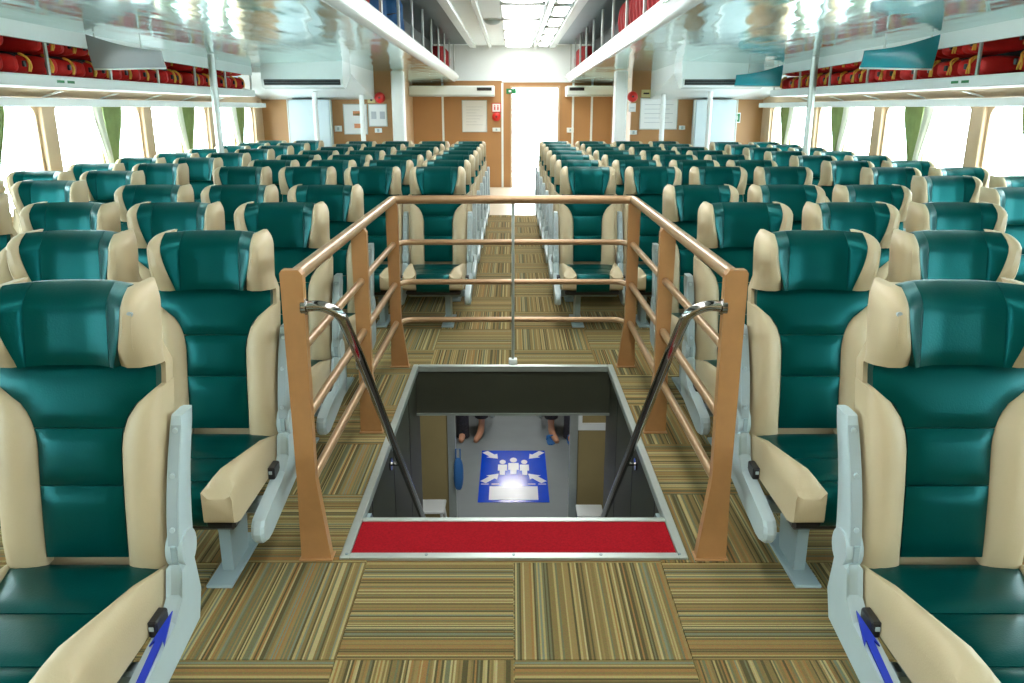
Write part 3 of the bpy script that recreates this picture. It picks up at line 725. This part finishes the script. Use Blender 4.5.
# floor sign
sg = thing('floor_sign', 'blue floor sign with four white arrows and a figure group', 'floor sign', (0.01, 7.86, ZL))
m = MB(); m.box(-0.36, 0.36, -0.63, 0.63, 0.0005, 0.003); m.build('film', 'signblue', sg)
def shape(poly, nm='print', mm='signwhite', dz_=0.0):
    a = MB(); a.prism(poly, 'z', 0.0031, 0.0046 + dz_); a.build(nm, mm, sg)
def arrow(cx, cy, dx_, dy_, L, w):
    d = Vector((dx_, dy_)).normalized(); n_ = Vector((-d.y, d.x)); c = Vector((cx, cy))
    P = [c - d * L / 2 + n_ * w * .5, c + d * L * .05 + n_ * w * .5, c + d * L * .05 + n_ * w, c + d * L / 2, c + d * L * .05 - n_ * w, c + d * L * .05 - n_ * w * .5, c - d * L / 2 - n_ * w * .5]
    shape([tuple(p) for p in P], 'arrow')
arrow(-0.25, 0.50, 0.8, -1.0, 0.24, 0.075); arrow(0.25, 0.50, -0.8, -1.0, 0.24, 0.075); arrow(-0.24, -0.08, 0.8, 1.0, 0.26, 0.075); arrow(0.24, -0.08, -0.8, 1.0, 0.26, 0.075)
for (x, y, k) in ((-0.12, 0.12, 1.0), (0.0, 0.14, 1.15), (0.12, 0.12, 1.0)):
    shape([(x + 0.035 * k * math.cos(a), y + 0.20 * k + 0.055 * k * math.sin(a)) for a in [2 * math.pi * i / 12 for i in range(12)]], 'figure')
    shape([(x - 0.05 * k, y + 0.13 * k), (x - 0.05 * k, y - 0.02), (x - 0.03 * k, y - 0.02), (x - 0.028 * k, y - 0.13), (x + 0.028 * k, y - 0.13), (x + 0.03 * k, y - 0.02), (x + 0.05 * k, y - 0.02), (x + 0.05 * k, y + 0.13 * k)], 'figure')
shape([(-0.25, -0.58), (0.25, -0.58), (0.25, -0.28), (-0.25, -0.28)], 'text_glare_block')  # solid white band: illegible text with the lamp glare painted in
for x in (-0.30, -0.19, 0.19, 0.30): shape([(x - 0.04, -0.235), (x + 0.04, -0.235), (x + 0.04, -0.22), (x - 0.04, -0.22)], 'line')
# small things at the foot of the partition
ch = thing('white_stool', 'white plastic stool by the partition below the stairs', 'stool', (-0.74, 6.55, ZL))
m = MB(); m.bbox(-0.13, 0.13, -0.12, 0.12, 0.30, 0.33, 0.008); m.build('seat', 'white', ch)
for a in (-1, 1):
    for b_ in (-1, 1): m = MB(); m.tube([(a * .14, b_ * .13, 0), (a * .10, b_ * .09, 0.30)], 0.014, 8); m.build('leg', 'white', ch)
bxo = thing('white_bin', 'white box with dark blue side by the lower doorway', 'box', (0.70, 6.56, ZL))
m = MB(); m.bbox(-0.11, 0.11, -0.10, 0.10, 0.0, 0.25, 0.006); m.build('body', 'bluecloth', bxo); m = MB(); m.bbox(-0.12, 0.12, -0.11, 0.11, 0.251, 0.275, 0.006); m.build('lid', 'white', bxo)
bg_ = thing('blue_bag', 'blue bag hanging from the lower door jamb', 'bag', (-0.505, YP - 0.05, ZL + 0.35))
m = MB(); puffy(0, 0, 0.17, 0.045, 0.06, 0.16, m, 2, 2.6); m.build('body', 'bluecloth', bg_); m = MB(); m.tube([(-0.02, 0, 0.31), (-0.02, 0, 0.42), (0.02, 0, 0.42), (0.02, 0, 0.31)], 0.006, 6); m.build('handle', 'bluecloth', bg_)

# ================================================================== RAILING
RXP = 0.685; PY = (2.435, 3.55, 4.56)
ra = thing('stair_railing', 'tan metal guard railing around the stair opening', 'railing', (0, 0, 0))
for s in (-1, 1):
    for k, y in enumerate(PY):
        m = MB(); x = RXP; tk = 0.018
        top = 1.004 if k == 0 else 0.97
        tp = [(s * (x + 0.036), top - 0.01), (s * (x + 0.03), top), (s * (x - 0.022), top), (s * (x - 0.034), top - 0.015)]
        poly = [(s * (x + 0.040), 0.006), (s * (x + 0.034), 0.30)] + tp + [(s * (x - 0.028), 0.30), (s * (x - 0.062), 0.006)]
        m.prism(poly, 'y', y - tk, y + tk); m.build('post', 'rail', ra)
        m = MB(); m.bbox(s * (x - 0.068), s * (x + 0.046), y - 0.03, y + 0.03, 0.0, 0.007, 0.002); m.build('foot_plate', 'rail', ra)
ZT = (1.0, 0.735, 0.50, 0.27)
for k, z in enumerate(ZT):
    r = 0.024 if k == 0 else 0.0165
    if k == 0: continue
    for s in (-1, 1):
        m = MB(); m.cyl((s * RXP, PY[0] + .018, z - 0.0), (s * RXP, PY[2] - .018, z), r, 12); m.build('side_rail', 'railtube', ra)
    m = MB(); m.tube(smooth_path([(-RXP + 0.02, PY[2] + 0.0, z), (-RXP + 0.06, PY[2] + 0.07, z), (0, PY[2] + 0.07, z), (RXP - 0.06, PY[2] + 0.07, z), (RXP - 0.02, PY[2] + 0.0, z)], 0.05), r, 12); m.build('cross_rail', 'railtube', ra)
m = MB(); m.tube(smooth_path([(-RXP, PY[0] + 0.0185, 0.978), (-RXP, PY[2] + 0.02, 0.985), (0, PY[2] + 0.035, 0.985), (RXP, PY[2] + 0.02, 0.985), (RXP, PY[0] + 0.0185, 0.978)], 0.05), 0.024, 12); m.build('top_rail', 'railtube', ra)
m = MB(); m.cyl((0, PY[2] + 0.055, 0.012), (0, PY[2] + 0.055, 0.98), 0.0085, 8); m.build('centre_rod', 'alu', ra)
m = MB(); m.bbox(-0.025, 0.025, PY[2] + 0.03, PY[2] + 0.08, 0.001, 0.03, 0.004); m.build('rod_bracket', 'white', ra)
for s in (-1, 1):
    h = thing('stair_handrail', 'dark chrome stair handrail sloping down from the front post, %s' % SIDE[s], 'handrail', (0, 0, 0))
    pts = smooth_path([(s * 0.662, 2.435, 0.885), (s * 0.60, 2.435, 0.89), (s * 0.545, 2.44, 0.86), (s * 0.52, 2.55, 0.70), (s * 0.52, 4.30, -0.93)], 0.07)
    m = MB(); m.tube(pts, 0.0175, 12); m.build('tube', 'chrome', h)
    m = MB(); m.cyl((s * 0.52, 3.42, -0.11), (s * 0.574, 3.42, -0.11), 0.009, 8); m.build('bracket', 'chrome', h)
    m = MB(); m.cyl((s * 0.566, 3.42, -0.11), (s * 0.5745, 3.42, -0.11), 0.03, 12); m.build('wall_plate', 'chrome', h)
    m = MB(); m.cyl((s * 0.664, 2.435, 0.885), (s * 0.648, 2.435, 0.885), 0.026, 12); m.build('end_flange', 'chrome', h)

# ================================================================== SEATS
def hw(z):
    if z < 0.68: return 0.108
    k = min(1, (z - 0.68) / 0.135); return 0.108 + 0.094 * (1 - math.sqrt(max(0, 1 - k * k)))
def yb(z): return 0.20 * (z - 0.41) - 0.012 * math.sin(math.pi * min(1, max(0, (z - 0.41) / 0.47)))
HZ0, HZ1 = 0.888, 1.085
def yh(z): return yb(HZ0) - 0.028 + 0.16 * (z - HZ0) + 0.05 * max(0, (z - 1.03) / 0.055) ** 2
def hh(z):
    t = (z - HZ0) / (HZ1 - HZ0); return 0.124 + 0.040 * math.sin(min(1, t * 1.15) * math.pi / 2)
def wing(x): return -0.064 * max(0, (abs(x) - 0.055) / 0.12) ** 1.6
def make_seat(s, arrow_sticker=False):
    """s = +1: armrest at -x (seat on the right of the aisle); s = -1: armrest at +x.  Faces -y, origin on the floor."""
    t = thing('passenger_seat', 'seat', 'seat')
    for (za, zb) in ((0.425, 0.600), (0.602, 0.735), (0.737, 0.884)):
        def fn(a, q, za=za, zb=zb):
            z = za + (zb - za) * q; w = hw(z) if z < 0.815 else 0.203
            return ((2 * a - 1) * w, yb(z), z)
        m = MB(); m.panel(fn, (0, -1, .2), 10, 8, 0.012, 0.03); m.build('backrest_pad', 'teal', t)
    for sx in (-1, 1):
        m = MB(); secs = []
        for k in range(13):
            z = 0.40 + 0.43 * k / 12; xi = min(hw(z), 0.200) + 0.002; xo = 0.217; w = xo - xi; y = yb(z)
            fu = min(1, (k + 1.2) / 3) * min(1, 0.25 + (12 - k) / 4)
            secs.append([(sx * xx, y + dy, z) for (xx, dy) in ((xi, .03), (xi, .002), (xi + .15 * w, -.022 * fu), (xi + .4 * w, -.036 * fu), (xi + .7 * w, -.034 * fu), (xi + .93 * w, -.016 * fu), (xo, .012), (xo, .075), (xi, .075))])
        m.loft(secs); m.build('backrest_bolster', 'beige', t)
    hp_ = None
    for nm in (0, 1, 2):
        def fn(a, q, nm=nm):
            z = HZ0 + (HZ1 - HZ0) * q; sb_ = 0.108; h_ = hh(z)
            x = (-h_ + (h_ - sb_ - .001) * a, -sb_ + 2 * sb_ * a, sb_ + .001 + (h_ - sb_ - .001) * a)[nm]; return (x, yh(z) + wing(x), z)
        m = MB(); m.panel(fn, (0, -1, .1), 10 if nm == 1 else 5, 10, 0.010 if nm == 1 else 0.004, 0.03); m.build('headrest_pad', 'teal', t)
    for sx in (-1, 1):
        m = MB(); secs = []
        for q in (0, .1, .25, .4, .55, .68, .78, .85, .90, .94, .97, .985):
            z = HZ0 - 0.004 + (HZ1 - HZ0 + 0.004) * q
            xi = hh(max(HZ0, z)) + 0.002; rr = 0.050; hq = max(0.0, z - (HZ1 - rr)); xo = 0.221 - rr + math.sqrt(max(0, rr * rr - hq * hq)); w = xo - xi
            y0 = yh(z); yi = y0 + wing(xi); back = y0 + 0.080 - 0.4 * hq
            if q < 0.3: yi += 0.034 * (1 - q / 0.3)
            b1, b2 = min(.016, w * .30), min(.014, w * .26)
            secs.append([(sx * xx, yy, z) for (xx, yy) in ((xi, yi + .03), (xi, yi), (xi + .25 * w, yi - b1), (xi + .6 * w, yi - b2), (xi + .9 * w, yi + b2 * .6), (xo, yi + .03), (xo, back - .03), (xo - min(.02, w * .4), back), (xi, back))])
        m.loft(secs); wg = m.build('headrest_wing', 'beige', t)
        m = MB(); pts = []
        for k in range(9):
            q = 0.05 + 0.70 * k / 8; z = HZ0 + (HZ1 - HZ0) * q; xi = hh(z) + .002; w = 0.221 - xi; yi = yh(z) + wing(xi) + (0.034 * (1 - q / .3) if q < .3 else 0)
            pts.append((sx * (xi + .60 * w), yi - .0135, z))
        m.tube(pts, 0.0013, 5); m.build('seam', 'shell', wg)
    m = MB(); secs = []
    for k in range(17):
        z = 0.30 + (1.068 - 0.30) * k / 16; y = (yb(max(z, .41)) if z < HZ0 - .01 else yh(z) - 0.0) + 0.032; x = 0.2155
        b2 = 0.068 if z < HZ0 else 0.058
        if k >= 14: x -= 0.016 * (k - 13)
        secs.append([(-x, y, z), (-x, y + b2 * .6, z), (-x + .03, y + b2, z), (x - .03, y + b2, z), (x, y + b2 * .6, z), (x, y, z)])
    m.loft(secs); m.build('back_shell', 'shell', t)
    # seat cushion
    path = [(0.005, 0.402), (-0.10, 0.398), (-0.20, 0.402), (-0.30, 0.410), (-0.40, 0.418), (-0.445, 0.412), (-0.468, 0.385), (-0.472, 0.345), (-0.468, 0.305)]
    def P(d):
        f = d * (len(path) - 1); i = min(int(f), len(path) - 2); f -= i
        return (path[i][0] * (1 - f) + path[i + 1][0] * f, path[i][1] * (1 - f) + path[i + 1][1] * f)
    def sw(y): k = min(1, max(0, -y / 0.42)); return 0.205 - 0.085 * k ** 0.9
    for (a0, a1, nr, pf) in ((0.0, 0.245, (0, -.05, 1), .010), (0.25, 0.495, (0, -.05, 1), .010), (0.50, 1.0, (0, -.7, .7), .012)):
        def fn(a, q, a0=a0, a1=a1):
            y, z = P(a0 + (a1 - a0) * q); return ((2 * a - 1) * sw(y), y, z)
        m = MB(); m.panel(fn, nr, 10, 8, pf, 0.03 if a1 < .9 else 0.02); m.build('seat_pad', 'teal', t)
    for sx in (-1, 1):
        m = MB(); secs = []
        ys = [0.0, -0.06, -0.14, -0.22, -0.30, -0.38, -0.43, -0.462, -0.482, -0.486]
        for i, y in enumerate(ys):
            xi = sw(y) + .002; xo = 0.217; w = xo - xi
            zt = P(min(1, -y / 0.40 * 0.5))[1] if y > -0.40 else 0.418 - 0.0 * (y + .4)
            bul = 0.006 + 0.034 * min(1, -y / .15)
            if y < -0.42: bul -= 0.9 * (-.42 - y)
            zb_ = 0.300 if y > -0.46 else 0.300 + 0.010 * (i - 6)
            secs.append([(sx * xx, y, zz) for (xx, zz) in ((xi, zt - .03), (xi, zt + .004), (xi + .2 * w, zt + bul * .8), (xi + .45 * w, zt + bul), (xi + .75 * w, zt + bul * .9), (xi + .95 * w, zt + bul * .3), (xo, zt - .02), (xo, zb_), (xi, zb_))])
        m.loft(secs); m.build('seat_bolster', 'beige', t)
    m = MB(); m.bbox(-0.20, 0.20, -0.44, 0.06, 0.265, 0.299, 0.01); m.build('seat_pan', 'black', t)
    # under-frame
    m = MB(); m.bbox(-0.2155, 0.2155, -0.22, -0.17, 0.20, 0.25, 0.008); m.build('beam', 'steel', t)
    lx = -s * 0.09
    m = MB(); m.prism([(-0.30, 0.262), (-0.02, 0.262), (-0.10, 0.16), (-0.12, 0.012), (-0.27, 0.012), (-0.27, 0.16)], 'x', lx - 0.02, lx + 0.02)
    lg = m.build('leg', 'steel', t)
    m = MB(); m.bbox(lx - 0.045, lx + 0.045, -0.36, -0.02, 0.0, 0.012, 0.003); m.build('foot', 'steel', lg)
    # side frame + folded armrest on the aisle side
    xa, xb = (-s * 0.2225, -s * 0.2635)
    m = MB()
    prof = [(-0.025, 0.42), (0.055, 0.425), (0.075, 0.30), (0.045, 0.22), (-0.30, 0.165)] + arc((-0.335, 0.212), 0.046, 265, 90, 6) + [(-0.10, 0.305), (-0.045, 0.345)]
    # soften across the width: three slices
    secs = []
    cyc = (sum(p[0] for p in prof) / len(prof), sum(p[1] for p in prof) / len(prof))
    for (xx, k) in ((xa, 0.95), (xa * .75 + xb * .25, 1.0), (xa * .25 + xb * .75, 1.0), (xb, 0.94)):
        secs.append([(xx, cyc[0] + (p[0] - cyc[0]) * k, cyc[1] + (p[1] - cyc[1]) * k) for p in prof])
    m.loft(secs, smooth=False); sf = m.build('side_frame', 'grey', t)
    m = MB(); m.bbox(xa + s * 0.006, xa - s * 0.018, -0.15, -0.085, 0.295, 0.340, 0.004); lt = m.build('latch', 'black', sf)
    xm_ = xa - s * 0.004
    m = MB(); m.bbox(xm_ - 0.006, xm_ + 0.006, -0.1525, -0.1495, 0.316, 0.328, 0.001); m.build('latch_mark', 'grey', lt)
    # armrest folded up
    m = MB(); secs = []
    for k in range(11):
        q = k / 10; z = 0.435 + 0.322 * q; yc = 0.020 + 0.10 * q - 0.018 * math.sin(math.pi * q) ; d = 0.046 - 0.014 * q + 0.006 * (q > .95); wx = abs(xb - xa) / 2 - (0.002 if 0 < k < 10 else 0.006)
        c = (xa + xb) / 2
        secs.append([(c + sx_ * wx, yc + dy, z + dzz) for (sx_, dy, dzz) in ((-.8, -d, 0), (.8, -d, 0), (1, -d * .7, 0), (1, d * .7, 0), (.7, d, 0), (-.7, d, 0), (-1, d * .7, 0), (-1, -d * .7, 0))])
    m.loft(secs); ar = m.build('armrest', 'grey', t)
    ip = []
    for k in range(9):
        q = 0.10 + 0.84 * k / 8; z = 0.435 + 0.322 * q; yc = 0.020 + 0.10 * q - 0.018 * math.sin(math.pi * q) - (0.046 - 0.014 * q)
        ip.append([(c + a_, yc + b_, z) for (a_, b_) in ((-.0125, .004), (.0125, .004), (.0125, -.002), (-.0125, -.002))])
    m = MB(); m.loft(ip, smooth=False); m.build('inset', 'steelp', ar)
    for q in (0.22, 0.60, 0.90):
        z = 0.435 + 0.322 * q; yc = 0.020 + 0.10 * q - 0.018 * math.sin(math.pi * q) - (0.046 - 0.014 * q)
        m = MB(); m.cyl((c, yc + 0.002, z), (c, yc - 0.006, z), 0.0065, 10); m.build('rivet', 'grey', ar)
    m = MB(); m.cyl((xa * 1.0, 0.018, 0.445), (xb * 1.0 - s * 0.002, 0.018, 0.445), 0.045, 18); pv = m.build('pivot', 'grey', t)
    m = MB(); m.bbox(c - 0.006, c + 0.010, -0.030, -0.022, 0.425, 0.47, 0.002); m.build('pivot_slot', 'steel', pv)
    if arrow_sticker:
        # arrow along the sloping top of the side frame
        A = Vector((xb * .93 + xa * .07, -0.30, 0.262)); B = Vector((xb * .93 + xa * .07, -0.085, 0.322)); d = (B - A); L = d.length; d.normalize(); nn = Vector((1, 0, 0)); up = nn.cross(d); up = up if up.z > 0 else -up
        poly = [(0, -.0085), (.66, -.0085), (.60, -.0175), (1.0, 0), (.60, .0175), (.66, .0085), (0, .0085)]
        cx = xa * .30 + xb * .70
        base = Vector((cx, -0.33, 0.254)); end = Vector((cx, -0.085, 0.323)); d = (end - base); L = d.length; d.normalize(); up = Vector((0, -d.z, d.y))
        m = MB(); v = []
        for off in (0.002, 0.0075):
            for (l, w) in poly: v.append(base + d * L * l + Vector((1, 0, 0)) * w + up * off)
        k = len(poly); m.add(v, [list(range(k))[::-1], list(range(k, 2 * k))] + [(i, (i + 1) % k, k + (i + 1) % k, k + i) for i in range(k)])
        ab = m.build('arrow_sticker', 'blue', sf); ab['label'] = 'blue arrow sticker'
        m = MB(); xe = -s * 0.196; ye = yh(1.03) + wing(hh(1.03)); m.cyl((xe, ye - .0155, 1.030), (xe, ye - .008, 1.0305), 0.007, 12); e_ = m.build('emblem', 'steelp', t)
    # proportions: slimmer back and head, lower cushion
    def rx(x, z):
        a = abs(x); k = 0.94 if z < 0.87 else 0.94 - 0.03 * min(1, (z - 0.87) / 0.03); return x * k if a <= 0.2215 else math.copysign(a - 0.0135, x)
    def rz_(z):
        if z <= 0.41: return z * 0.39 / 0.41
        if z <= 0.888: return 0.39 + (z - 0.41) * (0.888 - 0.39) / (0.888 - 0.41)
        return 0.888 + (z - 0.888) * 0.96
    for ob in t.children_recursive:
        for v_ in ob.data.vertices: v_.co.x = rx(v_.co.x, v_.co.z); v_.co.z = rz_(v_.co.z)
        ob.data.update()
    return t
protos = {}
def place_seat(x, ytop, s, label, group, z=0.0, sticker=False):
    key = (s, sticker)
    if key not in protos: o = protos[key] = make_seat(s, sticker)
    else: o = copy_tree(protos[key])
    o.location = (x, ytop - 0.045, z); o.rotation_euler = (0, 0, R(random.uniform(-.1, .1)))
    o['label'] = label; o['group'] = group
    return o
DYT = 0.06
COLN = ['aisle', 'second', 'third', 'fourth']
NEAR = (1.87, 2.71, 3.58, 4.45)
for s in (-1, 1):
    for r, y in enumerate(NEAR):
        for c_ in range(3):
            x = s * ((1.03 if r else 1.066) + 0.47 * c_)
            if r == 0 and c_ > 0: continue
            if r == 1 and c_ > 1: continue
            if r == 0: lab = 'teal and beige seat with blue arrow sticker on its side frame, %s' % SIDE[s]
            else: lab = 'teal and beige %s seat, %s row after the arrow-sticker seat, %s' % (['rail-side', 'middle', 'outer'][c_], ORD[r - 1], SIDE[s])
            place_seat(x, y - DYT, s, lab, 'seats beside the stair opening', sticker=(r == 0))
    for r in range(7):
        y = 5.90 + 0.79 * r
        for c_ in range(4):
            x = s * (0.545 + 0.47 * c_)
            lab = 'teal and beige seat, %s row behind the stair opening, %s, %s' % (ORD[r], ['next to middle aisle', 'second from aisle', 'third from aisle', 'fourth from aisle'][c_], SIDE[s])
            place_seat(x, y - DYT, s, lab, 'seats in the middle block behind the stairs')
    ys = [10.85 - 0.765 * k + (0.04 if k < 4 else 0) for k in range(10)] if s < 0 else [10.42 - 0.765 * k for k in range(9)]
    for k, y in enumerate(ys):
        for c_ in range(2):
            if c_ == 1 and y < 4.5: continue
            x = s * (2.70 + 0.49 * c_)
            if c_ == 0 and abs(y - 8.3) < 0.0: continue
            lab = 'teal and beige %s seat in the window block, %s row from the bulkhead, %s' % (['aisle', 'window'][c_], ORD[k], SIDE[s])
            place_seat(x, y - DYT, s, lab, 'seats in the window blocks')

# ================================================================== PEOPLE ON THE LOWER DECK
def person(x, y, label, sandal, sgn):
    """seated figure facing -y: pelvis on a seat at z .44"""
    t = thing('person', label, 'person', (x, y, ZL))
    me = bpy.data.meshes.new('body')
    V = []; E = []; Rr = []
    def v(p, r): V.append(p); Rr.append(r); return len(V) - 1
    def e(a, b): E.append((a, b))
    pel = v((0, 0, .56), .13); ab = v((0, .03, .72), .12); chs = v((0, .05, .92), .135); nk = v((0, .04, 1.08), .05); hd0 = v((0, .02, 1.15), .075); hd = v((0, .0, 1.22), .095); hd1 = v((0, .01, 1.30), .07)
    for a, b in ((pel, ab), (ab, chs), (chs, nk), (nk, hd0), (hd0, hd), (hd, hd1)): e(a, b)
    for s in (-1, 1):
        hp_ = v((s * .10, -.03, .53), .085); kn = v((s * .12, -.44, .50), .058); cf = v((s * .115, -.46, .33), .05); an = v((s * .11, -.43, .09), .033); hl = v((s * .11, -.42, .045), .032); ft = v((s * .12 + (-.05 * s if s == sgn else 0), -.53, .042), .042); to = v((s * .125 + (-.085 * s if s == sgn else 0), -.63, .026), .028)
        for a, b in ((pel, hp_), (hp_, kn), (kn, cf), (cf, an), (an, hl), (an, ft), (ft, to)): e(a, b)
        sh = v((s * .17, .05, 1.0), .055); el = v((s * .21, -.02, .76), .042); wr = v((s * .12, -.24, .63), .028); hn = v((s * .09, -.32, .61), .030)
        for a, b in ((chs, sh), (sh, el), (el, wr), (wr, hn)): e(a, b)
        for q in range(4):
            f1 = v((s * (.065 + .018 * q), -.37 - .006 * (q in (1, 2)), .605), .009); f2 = v((s * (.065 + .018 * q), -.40 - .008 * (q in (1, 2)), .585), .008); e(hn, f1); e(f1, f2)
        th_ = v((s * .055, -.33, .615), .010); th2 = v((s * .045, -.36, .60), .009); e(hn, th_); e(th_, th2)
    me.from_pydata(V, E, []); me.update()
    o = link('body', me, t); md = o.modifiers.new('skin', 'SKIN')
    for i, sv in enumerate(me.skin_vertices[0].data): sv.radius = (Rr[i], Rr[i]); sv.use_root = (i == 0)
    sb = o.modifiers.new('sub', 'SUBSURF'); sb.levels = 2; sb.render_levels = 2
    me.materials.append(MT['skin']); 
    # hair, top, long skirt
    m = MB(); secs = []
    for k in range(8):
        a = k / 7 * math.pi * .62; rr = .108 * math.sin(a) + .002; secs.append([(rr * math.cos(q), .025 + rr * math.sin(q) * 1.05, 1.235 + .115 * math.cos(a)) for q in [2 * math.pi * i / 16 for i in range(16)]])
    m.loft(secs); m.build('hair', 'hair', t)
    m = MB(); secs = []
    for (z, rx, ry, yy) in ((.55, .19, .16, .0), (.72, .165, .145, .03), (.92, .19, .155, .05), (1.02, .19, .11, .05), (1.07, .08, .075, .045)): secs.append([(rx * math.cos(q), yy + ry * math.sin(q), z) for q in [2 * math.pi * i / 18 for i in range(18)]])
    m.loft(secs, caps=False); m.build('top', 'cloth', t)
    for s in (-1, 1):
        m = MB(); low = .27 if s == sgn else .02
        secs = []
        for (p, r) in (((s * .09, .0, .54), .12), ((s * .11, -.25, .53), .10), ((s * .12, -.42, .51), .085), ((s * .12, -.48, .46), .082), ((s * .117, -.475, .33), .078), ((s * .112, -.45, low + .08), .075), ((s * .112, -.445, low), .08)):
            secs.append((p, r))
        m.tube([q[0] for q in secs], [q[1] for q in secs], 14); m.build('trouser_leg', 'cloth', t)
        if sandal:
            m = MB(); m.prism([(s * .12 + a, b) for (a, b) in ((-.045, -.39), (.045, -.39), (.05, -.52), (.052, -.60), (.02, -.65), (-.03, -.645), (-.045, -.58))], 'z', .0, .014); fl_ = m.build('sandal', 'bluecloth', t)
            m = MB(); m.tube([(s * .12 - .045, -.52, .015), (s * .12 - .03, -.53, .07), (s * .12 + .03, -.53, .075), (s * .12 + .05, -.52, .015)], .01, 6); m.build('strap', 'bluecloth', fl_)
    return t
place_seat(-0.48, 9.50, -1, 'teal and beige seat on the lower deck under the person with bare feet', 'lower deck seats', z=ZL)
place_seat(0.57, 9.50, 1, 'teal and beige seat on the lower deck under the person in blue sandals', 'lower deck seats', z=ZL)
person(-0.48, 9.32, 'seated person in dark patterned clothes with bare feet, below the stairs', False, 1)
person(0.57, 9.30, 'seated person in dark clothes with blue sandals, below the stairs', True, -1)
